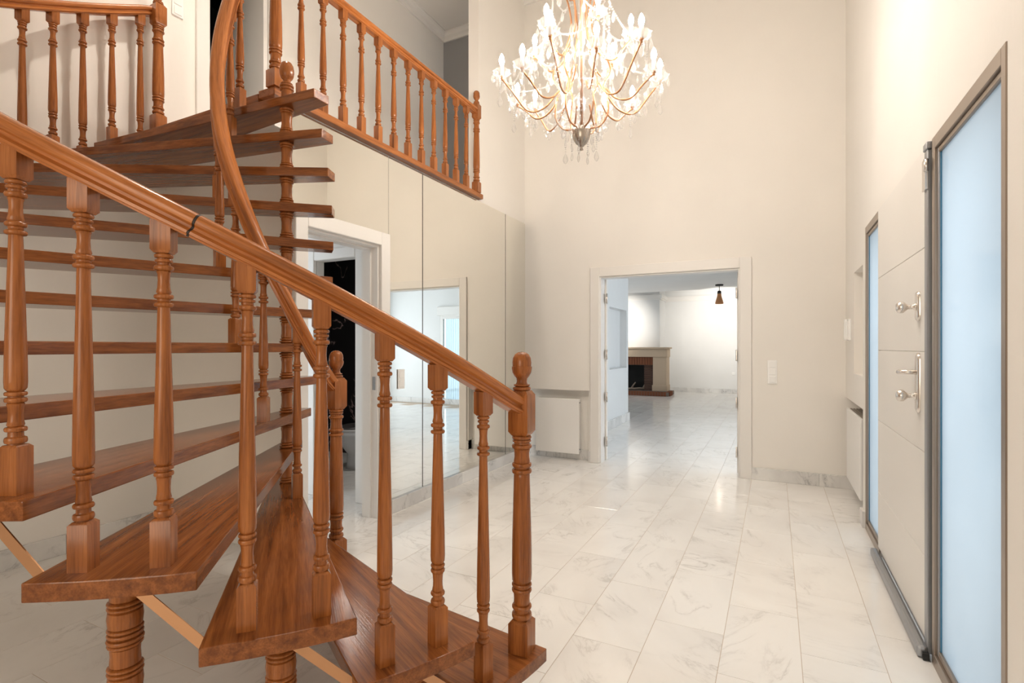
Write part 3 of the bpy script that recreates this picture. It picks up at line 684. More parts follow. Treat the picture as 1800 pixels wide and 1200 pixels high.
def newel_meshes(ext=0.0):
    """75 mm newel: base block, turned shaft, upper block ; finial as a separate mesh"""
    bm = bmesh.new()
    square(bm, 0.0375, -ext, 0.117, 0.012, True, False)
    b = 0.117
    p = [(0.028, b - 0.001)] + bead(0.029, 0.0365, b + 0.002, 0.022) + [(0.0285, b + 0.030)] + bead(0.0285, 0.036, b + 0.036, 0.016)
    p += [(0.030, b + 0.056), (0.0285, b + 0.072), (0.030, b + 0.092)] + bead(0.030, 0.0365, b + 0.096, 0.016) + bead(0.030, 0.0365, b + 0.116, 0.014)
    p += [(0.031, b + 0.132), (0.0355, b + 0.140), (0.0365, b + 0.165), (0.0355, 0.40), (0.032, 0.53), (0.0295, 0.625), (0.029, 0.637)]
    p += bead(0.029, 0.0365, 0.640, 0.017) + [(0.030, 0.660)] + bead(0.030, 0.036, 0.664, 0.015) + [(0.030, 0.684), (0.0275, 0.70), (0.0275, 0.715), (0.030, 0.728)]
    p += bead(0.030, 0.0365, 0.730, 0.016) + [(0.029, 0.750)] + bead(0.029, 0.034, 0.753, 0.010) + bead(0.029, 0.0355, 0.764, 0.013) + [(0.029, 0.779)]
    lathe(bm, p, 22)
    square(bm, 0.0375, 0.777, 0.939, 0.016, True, True)
    me = crisp(mesh_from(bm, 'newel_post')); me.materials.append(M['wood_z'])
    bm = bmesh.new()
    p = [(0.026, 0.937)] + bead(0.026, 0.033, 0.939, 0.014) + bead(0.024, 0.030, 0.954, 0.008) + [(0.021, 0.964), (0.0185, 0.972), (0.020, 0.982), (0.028, 0.992), (0.0345, 1.004), (0.0368, 1.018), (0.0368, 1.025), (0.0345, 1.0262), (0.0352, 1.04), (0.033, 1.056), (0.026, 1.069), (0.014, 1.0765), (0, 1.0785)]
    lathe(bm, p, 22)
    mf = crisp(mesh_from(bm, 'finial')); mf.materials.append(M['wood_z'])
    return me, mf
nm_, nf_ = newel_meshes(); nmx_, nfx_ = newel_meshes(RISE)
def newel(parent, loc, rz, long=False):
    o = link('newel_post', nmx_ if long else nm_, None, parent, loc, (0, 0, rz))
    f = bpy.data.objects.new('finial', nfx_ if long else nf_); C.objects.link(f); f.parent = o
    return o
def interp(tab, a):
    for (a0, z0), (a1, z1) in zip(tab, tab[1:]):
        if a0 >= a >= a1: return z0 + (z1 - z0) * (a0 - a) / (a0 - a1)
    return tab[0][1] if a > tab[0][0] else tab[-1][1]
RAILTAB = [(-8.9, 1.052), (-36.5, 1.434), (-50.3, 1.620), (-63.0, 1.795), (-186.3, 3.63)]
INTAB = [(6, 1.055), (-8, 1.14), (-28.7, 1.36), (-57, 1.71), (-85, 2.07), (-112, 2.42), (-160, 3.16), (-176, 3.40), (-209, 3.62)]
RAILPROF = [(-0.022, -0.032), (0.022, -0.032), (0.0235, -0.027), (0.030, -0.026), (0.031, -0.019), (0.027, -0.0165), (0.0205, -0.011), (0.0205, -0.004), (0.030, 0.001), (0.0335, 0.010), (0.0325, 0.019), (0.027, 0.026), (0.015, 0.0305), (0.0, 0.032),
            (-0.015, 0.0305), (-0.027, 0.026), (-0.0325, 0.019), (-0.0335, 0.010), (-0.030, 0.001), (-0.0205, -0.004), (-0.0205, -0.011), (-0.027, -0.0165), (-0.031, -0.019), (-0.030, -0.026), (-0.0235, -0.027)]
def rail_out(a): return pol(RB, a, interp(RAILTAB, a))
def rail_in(a): return pol(RI, a, interp(INTAB, a))
def smooth_tab(fn, a0, a1, n, k=3, lim=(-8.9, -186.3)):
    pts = []
    for i in range(n + 1):
        a = a0 + (a1 - a0) * i / n
        zs_ = [fn(max(min(a + d, lim[0]), lim[1]))[2] for d in (-k, -k / 2, 0, k / 2, k)]
        x, y, _ = fn(a); pts.append((x, y, sum(zs_) / 5))
    return pts
sweep('handrail', smooth_tab(rail_out, -8.9, -47.4, 40), RAILPROF, 'wood_uv', stair)
hr = sweep('handrail', smooth_tab(rail_out, -47.6, -186.3, 120), RAILPROF, 'wood_uv', stair)
sweep('joint', smooth_tab(rail_out, -47.42, -47.58, 2), [(x * 1.008, y * 1.008) for x, y in RAILPROF], 'joint', hr)
sweep('handrail', smooth_tab(rail_in, 6, -209, 170, 10, (6, -209)), RAILPROF, 'wood_uv', stair)
newel(stair, pol(RB, -9.2, RISE), radians(-9.2 + 12))
newel(stair, pol(RI, 6, RISE), radians(6 - 12), True)
for p3 in ((-3.83, 2.115, ZF), (-2.622, 2.10, 2.803)): newel(stair, p3, 0).scale = (1, 1, 0.93)
# outer balusters, two to a tread
oa = [-16.8, -23.6, -30.0, -36.5, -43.2, -50.2, -56.8, -62.6] + [-62.6 - 6.337 * k for k in range(1, 20)]
for k, a in enumerate(oa):
    if a < -184: break
    n = max(q for q in range(1, NT + 1) if front(q) >= a)
    h = interp(RAILTAB, a) - 0.026 - RISE * n
    link('baluster', baluster_mesh(h), None, stair, pol(RB, a, RISE * n), (0, 0, radians(a)))
for n in (3, 5, 7, 9, 11, 13, 14):
    a = centre(n) + 8.5
    h = interp(INTAB, a) - 0.02 - RISE * n
    link('baluster', baluster_mesh(h), None, stair, pol(RI, a, RISE * n), (0, 0, radians(a)))
# pole: turned length between each pair of treads, finial above the top tread
def spacer(h, r, z0=0):
    q = r / 0.030
    return [(0.029 * q, 0)] + bead(0.029 * q, 0.0375 * q, 0.002, 0.013) + bead(0.027 * q, 0.0345 * q, 0.017, 0.010) + [(0.0295 * q, 0.032), (0.0265 * q, h * 0.38), (0.0265 * q, h * 0.62), (0.0295 * q, h - 0.034)] + bead(0.027 * q, 0.0345 * q, h - 0.028, 0.010) + bead(0.029 * q, 0.0375 * q, h - 0.016, 0.013) + [(0.029 * q, h)]
bm = bmesh.new(); lathe(bm, spacer(RISE - TH, 0.030), 20); sp = crisp(mesh_from(bm, 'pole_segment')); sp.materials.append(M['wood_z'])
for n in range(0, NT): link('pole_segment', sp, None, stair, (PX, PY, RISE * n))
bm = bmesh.new()
lathe(bm, [(0.027, 0), (0.029, 0.03), (0.028, 0.045)] + bead(0.028, 0.036, 0.048, 0.015) + bead(0.028, 0.036, 0.066, 0.013) + bead(0.026, 0.031, 0.081, 0.008) + [(0.021, 0.092), (0.0185, 0.10), (0.021, 0.108), (0.029, 0.117), (0.0345, 0.130), (0.037, 0.148), (0.0365, 0.165), (0.033, 0.182), (0.025, 0.197), (0.013, 0.2045), (0, 0.2065)], 22, PX, PY, RISE * NT)
link('pole_finial', mesh_from(bm, 'pole_finial'), 'wood_z', stair)
# stout turned columns under the first outer tread ends
def column(a, n, r=1.44):
    h = RISE * n - TH
    bm = bmesh.new(); p = [(0.038, 0)]; z = h
    while z > 0.02:          # cap rings, plain length, double rings, belly, double rings ... downwards
        s_ = min(z, 0.168); b = z - s_
        q = [(0.036, b)] + bead(0.034, 0.041, b + 0.002, 0.011) + bead(0.033, 0.041, b + 0.015, 0.011)
        if s_ > 0.12: q += [(0.0385, b + 0.029), (0.0405, b + 0.05), (0.0385, b + 0.068)] + bead(0.033, 0.041, b + 0.072, 0.010) + bead(0.033, 0.041, b + 0.084, 0.010) + [(0.035, b + 0.098), (0.0335, b + 0.125), (0.035, b + s_ - 0.026)]
        q += bead(0.033, 0.0405, b + s_ - 0.024, 0.010) + bead(0.034, 0.042, b + s_ - 0.013, 0.012)
        p[1:1] = q; z = b
    p.append((0.036, h)); lathe(bm, p, 22)
    link('support_column', crisp(mesh_from(bm, 'support_column')), 'wood_z', stair, pol(r, a, 0))
column(-24.5, 2); column(-40.3, 3); column(-55.3, 4)
bmb = boxes((-0.05, 0.05, -0.09, 0.09, 0, RISE - TH)); link('support_block', mesh_from(bmb, 'support_block'), 'wood_z', stair, pol(1.2, centre(1), 0), (0, 0, radians(centre(1))))
# flat metal ties from the back of each tread down from the next one
for n in range(1, NT):
    p0 = Vector(pol(1.545, front(n + 1) + 0.25, RISE * n - 0.030)); p1 = Vector(pol(1.515, front(n + 1) - 6.6, RISE * (n + 1) - TH - 0.002))
    t = (p1 - p0).normalized(); s = Vector((cos(radians(front(n + 1))), sin(radians(front(n + 1))), 0)); s = (s - t * s.dot(t)).normalized(); u = s.cross(t)
    bm = bmesh.new(); rg = []
    for p in (p0, p1): rg.append([bm.verts.new(p + s * x + u * y) for x, y in ((-0.002, -0.013), (0.002, -0.013), (0.002, 0.013), (-0.002, 0.013))])
    for k in range(4): bm.faces.new((rg[0][k], rg[0][(k + 1) % 4], rg[1][(k + 1) % 4], rg[1][k]))
    bm.faces.new(rg[0][::-1]); bm.faces.new(rg[1])
    tag(link('tie_strip', mesh_from(bm, 'tie_strip'), 'brass', stair), 'flat copper-coloured metal tie strip')
# landing nosing board
box('landing_board', 'wood_x', (XL + 0.004, -2.742, 2.075, 2.36, ZF - 0.05, ZF), stair, 0.004, 2)

# ------------------------------------------------------------------ gallery balustrade
gal = thing('gallery_balustrade', 'wooden balustrade with turned balusters along the upper gallery edge', 'balustrade', (-2.62, 3.3, 2.76))
box('base_board', 'wood_y', (-2.74, -2.60, 2.075, 4.50, 2.757, 2.803), gal, 0.005, 2)
GX = -2.625
for k in range(12): link('baluster', baluster_mesh(0.785), None, gal, (GX, 2.287 + 0.1755 * k, 2.803), (0, 0, 0))
sweep('handrail', [(GX, 2.13 + 0.2 * k if k < 12 else 4.375, 3.60) for k in range(13)], RAILPROF, 'wood_uv', gal)
o = newel(gal, (GX, 4.41, 2.803), 0); o.scale = (0.9, 0.9, 0.93)

# ------------------------------------------------------------------ chandelier
CX, CY = -1.03, 2.95
ch = thing('chandelier', 'large crystal chandelier with lit candle bulbs hanging in the hall', 'chandelier', (CX, CY, 2.4))
def rot_pts(pts, a): return [(CX + x * cos(a) - y * sin(a), CY + x * sin(a) + y * cos(a), z) for x, y, z in pts]
def catmull(P, n=6):
    P = [Vector(p) for p in P]; out = []
    for i in range(len(P) - 1):
        a = P[max(i - 1, 0)]; b = P[i]; c = P[i + 1]; d = P[min(i + 2, len(P) - 1)]
        for k in range(n):
            t = k / n; out.append(0.5 * ((2 * b) + (c - a) * t + (2 * a - 5 * b + 4 * c - d) * t * t + (3 * b - a - 3 * c + d) * t ** 3))
    out.append(P[-1]); return out
bm = bmesh.new(); lathe(bm, [(0, 2.45), (0.012, 2.455), (0.006, 2.47), (0.016, 2.478), (0.02, 2.484), (0.035, 2.495), (0.048, 2.52), (0.055, 2.555), (0.056, 2.58), (0.05, 2.585), (0, 2.586)], 20, CX, CY)
link('bowl', mesh_from(bm, 'bowl'), 'silver', ch)
bm = bmesh.new(); tube(bm, [(CX, CY, 2.58), (CX, CY, ZC)], 0.009, 8); link('rod', mesh_from(bm, 'rod'), 'bronze', ch)
bm = bmesh.new(); lathe(bm, [(0.07, ZC - 0.001), (0.068, ZC - 0.02), (0.03, ZC - 0.05), (0.012, ZC - 0.07)], 18, CX, CY); link('ceiling_rose', mesh_from(bm, 'ceiling_rose'), 'bronze', ch)
bm = bmesh.new(); lathe(bm, [(0.012, 2.60), (0.022, 2.64), (0.012, 2.68), (0.026, 2.74), (0.012, 2.80), (0.018, 2.95), (0.012, 3.05), (0.028, 3.15), (0.012, 3.22), (0.018, 3.32), (0.011, 3.42), (0.03, 3.5), (0.012, 3.56)], 14, CX, CY); link('crystal_stem', mesh_from(bm, 'crystal_stem'), 'crystal', ch)
# cage ribs
for k in range(6):
    a = 2 * PI * k / 6 + 0.25
    pts = catmull([(0.05, 0, 2.58), (0.11, 0, 2.59), (0.155, 0, 2.66), (0.15, 0, 2.76), (0.13, 0, 2.83), (0.17, 0, 2.90), (0.15, 0, 2.98), (0.09, 0, 3.08), (0.06, 0, 3.22), (0.10, 0, 3.40), (0.17, 0, 3.46), (0.15, 0, 3.52), (0.06, 0, 3.62), (0.02, 0, 3.72)], 5)
    bm = bmesh.new(); tube(bm, rot_pts(pts, a), 0.0055, 7); link('cage_rib', mesh_from(bm, 'cage_rib'), 'bronze', ch)
# crystals
def drop_mesh(s, flat=0.55):
    bm = bmesh.new(); seg = 6; rings = []
    prof = [(0.15, 0), (0.45, -0.35), (0.9, -0.95), (1.0, -1.3), (0.6, -1.75)]
    for r, z in prof: rings.append([bm.verts.new((r * s * 0.5 * cos(2 * PI * k / seg), r * s * 0.5 * sin(2 * PI * k / seg) * flat, z * s)) for k in range(seg)])
    tip = bm.verts.new((0, 0, -2.0 * s))
    for A, B in zip(rings, rings[1:]):
        for k in range(seg): bm.faces.new((A[k], A[(k + 1) % seg], B[(k + 1) % seg], B[k]))
    for k in range(seg): bm.faces.new((rings[-1][k], rings[-1][(k + 1) % seg], tip))
    bm.faces.new(rings[0][::-1])
    me = mesh_from(bm, 'crystal_drop'); me.materials.append(M['crystal']); return me
drops = [drop_mesh(0.026), drop_mesh(0.033), drop_mesh(0.021)]
def bead_chain(bm, pts, r=0.0062):
    for p in pts:
        bmesh.ops.create_icosphere(bm, subdivisions=1, radius=r, matrix=Matrix.Translation(p))
def put(name, me, m, parent, loc, rot=None):
    o = bpy.data.objects.new(name, me); C.objects.link(o)
    if m and not me.materials: me.materials.append(M[m])
    o.parent = parent; o.matrix_parent_inverse = Matrix.Identity(4)
    o.location = loc
    if rot: o.rotation_euler = rot
    return o
bm = bmesh.new(); lathe(bm, [(0.011, 0), (0.0115, 0.06), (0.010, 0.062)], 10); m_candle = mesh_from(bm, 'candle_sleeve')
bm = bmesh.new(); lathe(bm, [(0.008, 0), (0.0135, 0.012), (0.0165, 0.026), (0.0145, 0.042), (0.008, 0.058), (0.0, 0.070)], 8, cap=False); m_bulb = mesh_from(bm, 'bulb', True)
bm = bmesh.new()
for k in range(8):      # scalloped glass dish
    pass
rings = []
for r, z, wv in ((0.012, 0.0, 0), (0.03, 0.004, 0.001), (0.045, 0.014, 0.003), (0.052, 0.026, 0.006)):
    rings.append([bm.verts.new(((r + wv * cos(8 * 2 * PI * k / 24)) * cos(2 * PI * k / 24), (r + wv * cos(8 * 2 * PI * k / 24)) * sin(2 * PI * k / 24), z)) for k in range(24)])
for A, B in zip(rings, rings[1:]):
    for k in range(24): bm.faces.new((A[k], A[(k + 1) % 24], B[(k + 1) % 24], B[k])).smooth = True
m_dish = mesh_from(bm, 'drip_dish')
bm = bmesh.new(); lathe(bm, [(0.0, -0.022), (0.007, -0.02), (0.006, -0.010), (0.011, -0.006), (0.0125, 0.0), (0, 0.0)], 10); m_cup = mesh_from(bm, 'candle_cup')
def arm(R, zc, a, r_in, z_in, sag):
    """one branch with its dish, candle, bulb and hanging drops; zc = height of the dish"""
    prof = [(r_in, 0, z_in), (r_in + (R - r_in) * 0.22, 0, z_in - sag * 0.8), (r_in + (R - r_in) * 0.52, 0, z_in - sag), (r_in + (R - r_in) * 0.8, 0, (z_in - sag) * 0.45 + zc * 0.55), (R, 0, zc - 0.012)]
    loc = (CX + R * cos(a), CY + R * sin(a), zc)
    tips.append(Vector(loc))
    bm = bmesh.new(); tube(bm, [Vector(p) - Vector(loc) for p in rot_pts(catmull(prof, 6), a)], 0.0055, 7)
    o = link('arm', mesh_from(bm, 'arm'), 'bronze', ch, loc)
    put('candle_cup', m_cup, 'bronze', o, (0, 0, 0)); put('drip_dish', m_dish, 'crystal', o, (0, 0, 0.002)); put('candle_sleeve', m_candle, 'candle', o, (0, 0, 0.004)); put('bulb', m_bulb, 'bulb', o, (0, 0, 0.066))
    for k in range(6):
        b = 2 * PI * k / 6 + a
        put('crystal_drop', drops[k % 3], None, o, (0.052 * cos(b), 0.052 * sin(b), 0.016 - 0.012 * (k % 2)), (0, 0, b + 0.6))
    put('crystal_drop', drops[1], None, o, (0, 0, -0.03), (0, 0, a))
    mid = Vector(rot_pts([prof[2]], a)[0]) - Vector(loc)
    put('crystal_drop', drops[0], None, o, mid + Vector((0, 0, -0.01)), (0, 0, a))
    bm = bmesh.new(); bead_chain(bm, [Vector((-0.05 * cos(a), -0.05 * sin(a), 0.015)) * (1 - t) + mid * t + Vector((0, 0, -0.10 * math.sin(PI * t))) for t in [q / 9 for q in range(1, 10)]])
    bead_chain(bm, [Vector((0.03 * cos(a + 1.2), 0.03 * sin(a + 1.2), -0.01 - 0.013 * q)) for q in range(9)])
    put('bead_chain', mesh_from(bm, 'bead_chain'), 'crystal', o, (0, 0, 0))
    put('crystal_drop', drops[1], None, o, (0.03 * cos(a + 1.2), 0.03 * sin(a + 1.2), -0.128), (0, 0, a))
view = math.atan2(CY, CX)
NL = 12
tips = []
for k in range(NL): arm(0.445 + (0.03 if k % 2 else -0.02), 2.83 + (0.05 if k % 2 else -0.01), view + 2 * PI * (k + 0.35) / NL, 0.15, 2.79, 0.09 + (0.02 if k % 2 else 0))
for k in range(6): arm(0.29, 3.07, view + 2 * PI * (k + 0.3) / 6, 0.10, 3.02, 0.06)
# bead swags from dish to dish, each with a drop at its lowest point, and strands with drops below the branches
for ring in (tips[:NL], tips[NL:]):
    for k, p in enumerate(ring):
        q = ring[(k + 1) % len(ring)]; sag = 0.075; n = max(4, int((q - p).length * 1.15 / 0.0145))
        bm = bmesh.new(); bead_chain(bm, [p.lerp(q, t / n) + Vector((0, 0, 0.01 - sag * 4 * (t / n) * (1 - t / n))) for t in range(n + 1)], 0.0066)
        link('bead_garland', mesh_from(bm, 'bead_garland'), 'crystal', ch)
        link('crystal_drop', drops[1], None, ch, p.lerp(q, 0.5) + Vector((0, 0, 0.003 - sag)), (0, 0, k))
        c3 = Vector((CX, CY, p.z)); f_ = 0.72
        base = c3.lerp(p, f_); m_ = 5 + (k * 3) % 5
        bm = bmesh.new(); bead_chain(bm, [base + Vector((0, 0, -0.06 - 0.0135 * t)) for t in range(m_)], 0.0062)
        link('bead_strand', mesh_from(bm, 'bead_strand'), 'crystal', ch)
        link('crystal_drop', drops[k % 2], None, ch, base + Vector((0, 0, -0.065 - 0.0135 * m_)), (0, 0, 1.3 * k))
        for dd, ff in ((0.25, 0.9), (0.75, 0.82)):
            e = p.lerp(q, dd); link('crystal_drop', drops[2], None, ch, c3.lerp(e, ff) + Vector((0, 0, -0.03 - 0.02 * (k % 3))), (0, 0, 0.7 * k))
# garlands between crown and cage and from arm to arm, drops under the cage
for k in range(6):
    a = 2 * PI * k / 6 + 0.25; b = a + 2 * PI / 6
    for (ra, za, rb, zb, sag) in ((0.165, 3.45, 0.165, 3.45, 0.10), (0.16, 2.90, 0.16, 2.90, 0.09), (0.155, 2.70, 0.155, 2.70, 0.07), (0.17, 3.44, 0.29, 3.09, 0.05), (0.15, 3.0, 0.44, 2.86, 0.05)):
        p = Vector((CX + ra * cos(a), CY + ra * sin(a), za)); q = Vector((CX + rb * cos(b), CY + rb * sin(b), zb))
        n = int((q - p).length / 0.0145) + 2
        bm = bmesh.new(); bead_chain(bm, [p.lerp(q, t / n) + Vector((0, 0, -sag * 4 * (t / n) * (1 - t / n))) for t in range(n + 1)])
        link('bead_garland', mesh_from(bm, 'bead_garland'), 'crystal', ch)
        mid = p.lerp(q, 0.5) + Vector((0, 0, -sag))
        link('crystal_drop', drops[1], None, ch, mid + Vector((0, 0, -0.006)), (0, 0, a))
    for rr, zz in ((0.155, 2.64), (0.11, 2.58), (0.15, 2.97), (0.17, 3.44), (0.06, 3.2), (0.09, 3.06)):
        for dd in (0, 0.45): link('crystal_drop', drops[(k + int(dd * 3)) % 3], None, ch, (CX + rr * cos(a + dd), CY + rr * sin(a + dd), zz), (0, 0, a))
bm = bmesh.new()
for k in range(9):
    a = 2 * PI * k / 9
    z = 2.53 - 0.02 * (k % 3); r0 = 0.075 + 0.02 * (k % 2)
    bead_chain(bm, [(CX + r0 * cos(a), CY + r0 * sin(a), z + 0.05 - 0.013 * q) for q in range(8)], 0.005)
    link('crystal_drop', drops[k % 2], None, ch, (CX + r0 * cos(a), CY + r0 * sin(a), z - 0.05), (0, 0, a))
link('bead_chain', mesh_from(bm, 'bead_chain'), 'crystal', ch)

# ------------------------------------------------------------------ added fill lights shaped as downlights in the hall ceiling, above the frame, each with its own light
for k, (dx, dy) in enumerate(((-0.5, 2.2), (-0.4, 3.4), (-0.95, 4.05), (-2.75, 2.2))):
    dl_ = thing('fill_light', ('added ceiling fill light above the entrance floor', 'added ceiling fill light beside the chandelier', 'added ceiling fill light before the living room doorway', 'added ceiling fill light above the stair landing')[k], 'lamp', (dx, dy, ZC - 0.02), 'added hall fill lights')
    bm = bmesh.new(); lathe(bm, [(0.05, ZC), (0.052, ZC - 0.008), (0.042, ZC - 0.010), (0.038, ZC - 0.002)], 18, dx, dy, 0, False); link('ring', mesh_from(bm, 'ring'), 'chrome', dl_)
    bm = bmesh.new(); lathe(bm, [(0.0, ZC - 0.004), (0.038, ZC - 0.004), (0.038, ZC - 0.001), (0.0, ZC - 0.001)], 14, dx, dy); link('lamp_face', mesh_from(bm, 'lamp_face'), 'spot', dl_)
    l = bpy.data.lights.new('fill_light_beam', 'SPOT'); l.energy = (34, 36, 42, 66)[k]; l.spot_size = radians((62, 62, 62, 130)[k]); l.spot_blend = 1.0; l.shadow_soft_size = 0.05; l.color = (1, 0.90, 0.78)
    o = bpy.data.objects.new('fill_light_beam', l); C.objects.link(o); o.location = (dx, dy, ZC - 0.02)

cl = thing('fill_light', 'added fill light in the low cloakroom ceiling', 'lamp', (-3.75, 3.85, 2.33))  # added light that brightens the toilet, fitting unseen
bm = bmesh.new(); lathe(bm, [(0.05, 2.35), (0.052, 2.342), (0.042, 2.340), (0.038, 2.348)], 18, -3.75, 3.85, 0, False); link('ring', mesh_from(bm, 'ring'), 'chrome', cl)
bm = bmesh.new(); lathe(bm, [(0.0, 2.346), (0.038, 2.346), (0.038, 2.349), (0.0, 2.349)], 14, -3.75, 3.85); link('lamp_face', mesh_from(bm, 'lamp_face'), 'spot', cl)
l = bpy.data.lights.new('cloakroom_fill', 'SPOT'); l.energy = 7; l.spot_size = radians(150); l.spot_blend = 0.8; l.shadow_soft_size = 0.05; l.color = (1, 0.95, 0.88)
o = bpy.data.objects.new('cloakroom_fill', l); C.objects.link(o); o.location = (-3.75, 3.85, 2.33)

# ------------------------------------------------------------------ fireplace
FYF = 14.30                # surround front
fp = thing('fireplace', 'limestone fireplace with red brick lining on the far living room wall', 'fireplace', (-3.4, 14.5, 0))
FL, FR = -4.75, -2.60
box('pillar', 'stone', (FR - 0.36, FR, FYF, 14.75, 0.12, 1.02), fp, 0.008); box('pillar', 'stone', (FL, FL + 0.36, FYF, 14.75, 0.12, 1.02), fp, 0.008)
box('plinth', 'stone', (FR - 0.38, FR + 0.015, FYF - 0.02, 14.75, 0.10, 0.26), fp, 0.006)
box('lintel', 'stone', (FL - 0.02, FR + 0.02, FYF - 0.03, 14.75, 1.02, 1.24), fp, 0.008); box('mantel', 'stone', (FL - 0.07, FR + 0.07, FYF - 0.08, 14.75, 1.24, 1.285), fp, 0.006)
box('firebox', 'soot', (FL + 0.36, FR - 0.36, 14.70, 14.75, 0.10, 1.02), fp); box('firebox', 'soot', (FL + .36, FR - .36, FYF + .12, 14.70, 0.90, 1.02), fp)
hx = box('hearth', 'mortar', (FL - 0.12, FR + 0.12, FYF - 0.42, 14.75, 0.005, 0.10), fp)
bmk = boxes((-0.03, 0.03, -0.05, 0.05, -0.055, 0.055)); bevel(bmk, 0.003); mk = mesh_from(bmk, 'brick'); mk.materials.append(M['brick'])
x = FL - 0.09
while x < FR + 0.1:
    link('brick', mk, None, hx, (x, FYF - 0.375, 0.058)); x += 0.071
for k in range(4): link('brick', mk, None, hx, (FR + 0.10, FYF - 0.29 + 0.11 * k, 0.058), (0, 0, PI / 2))
x = FL + 0.40
ln = box('brick_lintel_bed', 'mortar', (FL + 0.36, FR - 0.36, FYF + 0.05, FYF + 0.12, 0.80, 1.02), fp)
bml = boxes((-0.031, 0.031, -0.05, 0.05, -0.105, 0.105)); bevel(bml, 0.003); ml = mesh_from(bml, 'brick'); ml.materials.append(M['brick'])
while x < FR - 0.37:
    link('brick', ml, None, ln, (x, FYF + 0.075, 0.91)); x += 0.071
bmj = boxes((-0.125, 0.125, -0.05, 0.05, -0.027, 0.027)); bevel(bmj, 0.003); mj = mesh_from(bmj, 'brick'); mj.materials.append(M['brick2'])
for xc in (FR - 0.49, FL + 0.49):
    jb = box('brick_jamb', 'mortar', (xc - 0.12, xc + 0.12, FYF + 0.14, 14.70, 0.10, 0.80), fp)
    for k in range(11): link('brick', mj, None, jb, (xc, FYF + 0.15, 0.135 + 0.0635 * k))
lg = [((-3.55, 14.50, 0.13), (-3.20, 14.52, 0.14)), ((-3.62, 14.62, 0.13), (-3.50, 14.60, 0.30)), ((-3.30, 14.62, 0.13), (-3.18, 14.60, 0.34)), ((-3.66, 14.42, 0.13), (-3.48, 14.41, 0.13))]
for k, (p, q) in enumerate(lg):
    bm = bmesh.new(); P, Q = Vector(p), Vector(q)
    tube(bm, [P, P.lerp(Q, 0.5) + Vector((0, 0, 0.012)), Q], [0.028, 0.024, 0.016], 8)
    tag(link('firewood_log', mesh_from(bm, 'firewood_log'), 'ash'), ('pale burnt log lying flat in the fireplace', 'charred stick leaning left in the fireplace', 'thin stick leaning right in the fireplace', 'short pale log end at the fire front')[k], 'log', 'burnt logs in the fireplace')

# ------------------------------------------------------------------ living room spot lamp (its own light)
def spot(name, loc, tgt, power, size):
    l = bpy.data.lights.new(name, 'SPOT'); l.energy = power; l.spot_size = radians(size); l.spot_blend = 0.9; l.shadow_soft_size = 0.08; l.color = (1, 0.93, 0.84)
    o = bpy.data.objects.new(name, l); C.objects.link(o); o.location = loc; o.rotation_euler = (Vector(tgt) - Vector(loc)).to_track_quat('-Z', 'Y').to_euler()
for LX, LY, ty, lab in ((-1.19, 13.3, 15.6, 'small copper spot lamp on the living room ceiling before the bare far wall'), (-3.95, 12.7, 14.75, 'copper spot lamp before the chimney breast, hidden by the partition')):
    sl = thing('ceiling_spot', lab, 'lamp', (LX, LY, LZ - 0.46), 'living room spot lamps')
    bm = bmesh.new(); lathe(bm, [(0.0, LZ), (0.09, LZ), (0.09, LZ - 0.03), (0.0, LZ - 0.03)], 16, LX, LY); link('canopy', mesh_from(bm, 'canopy'), 'black', sl)
    bm = bmesh.new(); tube(bm, [(LX, LY, LZ - 0.03), (LX, LY, LZ - 0.17)], 0.008, 8); link('stem', mesh_from(bm, 'stem'), 'black', sl)
    bm = bmesh.new(); lathe(bm, [(0.035, 0), (0.045, -0.03), (0.045, -0.07)], 14, LX, LY, LZ - 0.15); link('socket', mesh_from(bm, 'socket'), 'black', sl)
    bm = bmesh.new(); lathe(bm, [(0.045, -0.07), (0.05, -0.13), (0.075, -0.21), (0.095, -0.29), (0.09, -0.31), (0.08, -0.29)], 18, LX, LY, LZ - 0.15, False); link('shade', mesh_from(bm, 'shade'), 'copper', sl)
    bm = bmesh.new(); lathe(bm, [(0.0, -0.275), (0.07, -0.275), (0.07, -0.285), (0.0, -0.29)], 14, LX, LY, LZ - 0.15); link('lamp_face', mesh_from(bm, 'lamp_face'), 'spot', sl)
    spot('spot_lamp_beam', (LX, LY + 0.12, LZ - 0.40), (LX, ty, 1.85), 58, 112 if LX > -2 else 66)

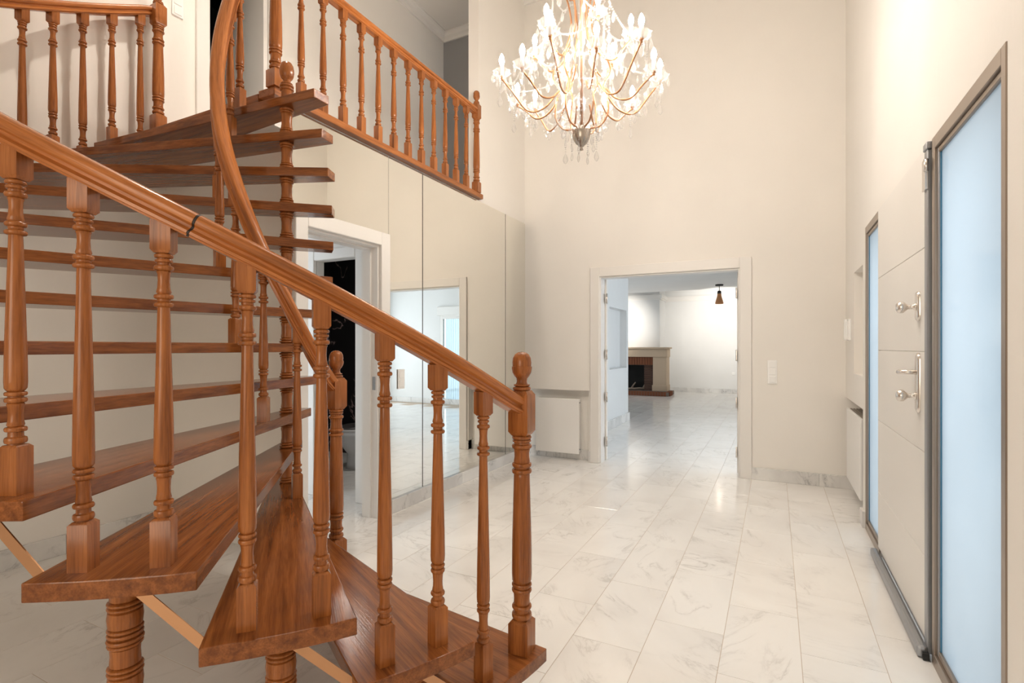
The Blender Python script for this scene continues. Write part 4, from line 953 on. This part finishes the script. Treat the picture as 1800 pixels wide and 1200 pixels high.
# living room window (seen in the mirror)
wv = tag(empty('window_3', (1.05, 9.8, 0)), 'white framed living room window with pale curtain and roller box', 'window', kind='structure')
box('roller_box', 'white', (0.55, 1.55, 9.74, 9.8, 2.0, 2.2), wv, 0.01)
for b in ((0.6, 0.68, 0, 2.0), (1.42, 1.5, 0, 2.0)): box('stile', 'white', (b[0], b[1], 9.80, 9.86, b[2], b[3]), wv, 0.004)
box('head', 'white', (0.68, 1.42, 9.80, 9.86, 1.92, 2.0), wv, 0.004); box('sill', 'white', (0.68, 1.42, 9.80, 9.86, 0, 0.08), wv, 0.004)
box('pane', 'glass', (0.68, 1.42, 9.825, 9.832, 0.08, 1.92), wv)
bm = bmesh.new(); vs = []
for k in range(61):
    x = 0.68 + 0.74 * k / 60; y = 9.90 + 0.02 * sin(k * 1.3); vs.append((bm.verts.new((x, y, 0.05)), bm.verts.new((x, y, 1.98))))
for A, B in zip(vs, vs[1:]): bm.faces.new((A[0], B[0], B[1], A[1]))
link('curtain', mesh_from(bm, 'curtain'), 'blind', wv)

# ------------------------------------------------------------------ toilet in the cloakroom
TX, TY = -3.98, 4.22
to = thing('toilet', 'grey-white ceramic toilet in the dark cloakroom', 'toilet', (TX, TY, 0))
def oval(bm, prof, seg=20, back=0.0):
    rings = []
    for rx, ry, z, dy in prof: rings.append([bm.verts.new((TX + rx * cos(2 * PI * k / seg), TY + dy + ry * sin(2 * PI * k / seg), z)) for k in range(seg)])
    for A, B in zip(rings, rings[1:]):
        for k in range(seg): bm.faces.new((A[k], A[(k + 1) % seg], B[(k + 1) % seg], B[k])).smooth = True
    bm.faces.new(rings[0][::-1]); bm.faces.new(rings[-1])
bm = bmesh.new(); oval(bm, [(0.13, 0.15, 0, 0.02), (0.125, 0.14, 0.05, 0.02), (0.12, 0.14, 0.16, 0.02), (0.14, 0.17, 0.22, 0.0), (0.175, 0.22, 0.30, 0.0), (0.185, 0.235, 0.36, 0), (0.187, 0.238, 0.40, 0)]); link('bowl', mesh_from(bm, 'bowl'), 'ceramic', to)
bm = bmesh.new(); oval(bm, [(0.187, 0.24, 0.401, 0), (0.19, 0.242, 0.42, 0), (0.187, 0.24, 0.432, 0)]); link('seat', mesh_from(bm, 'seat'), 'ceramic', to)
bm = bmesh.new(); oval(bm, [(0.185, 0.236, 0.433, 0), (0.18, 0.23, 0.45, 0)]); o = link('lid', mesh_from(bm, 'lid'), 'lid', to)
box('tank', 'ceramic', (TX - 0.19, TX + 0.19, TY + 0.24, TY + 0.42, 0.40, 0.78), to, 0.02, 2)
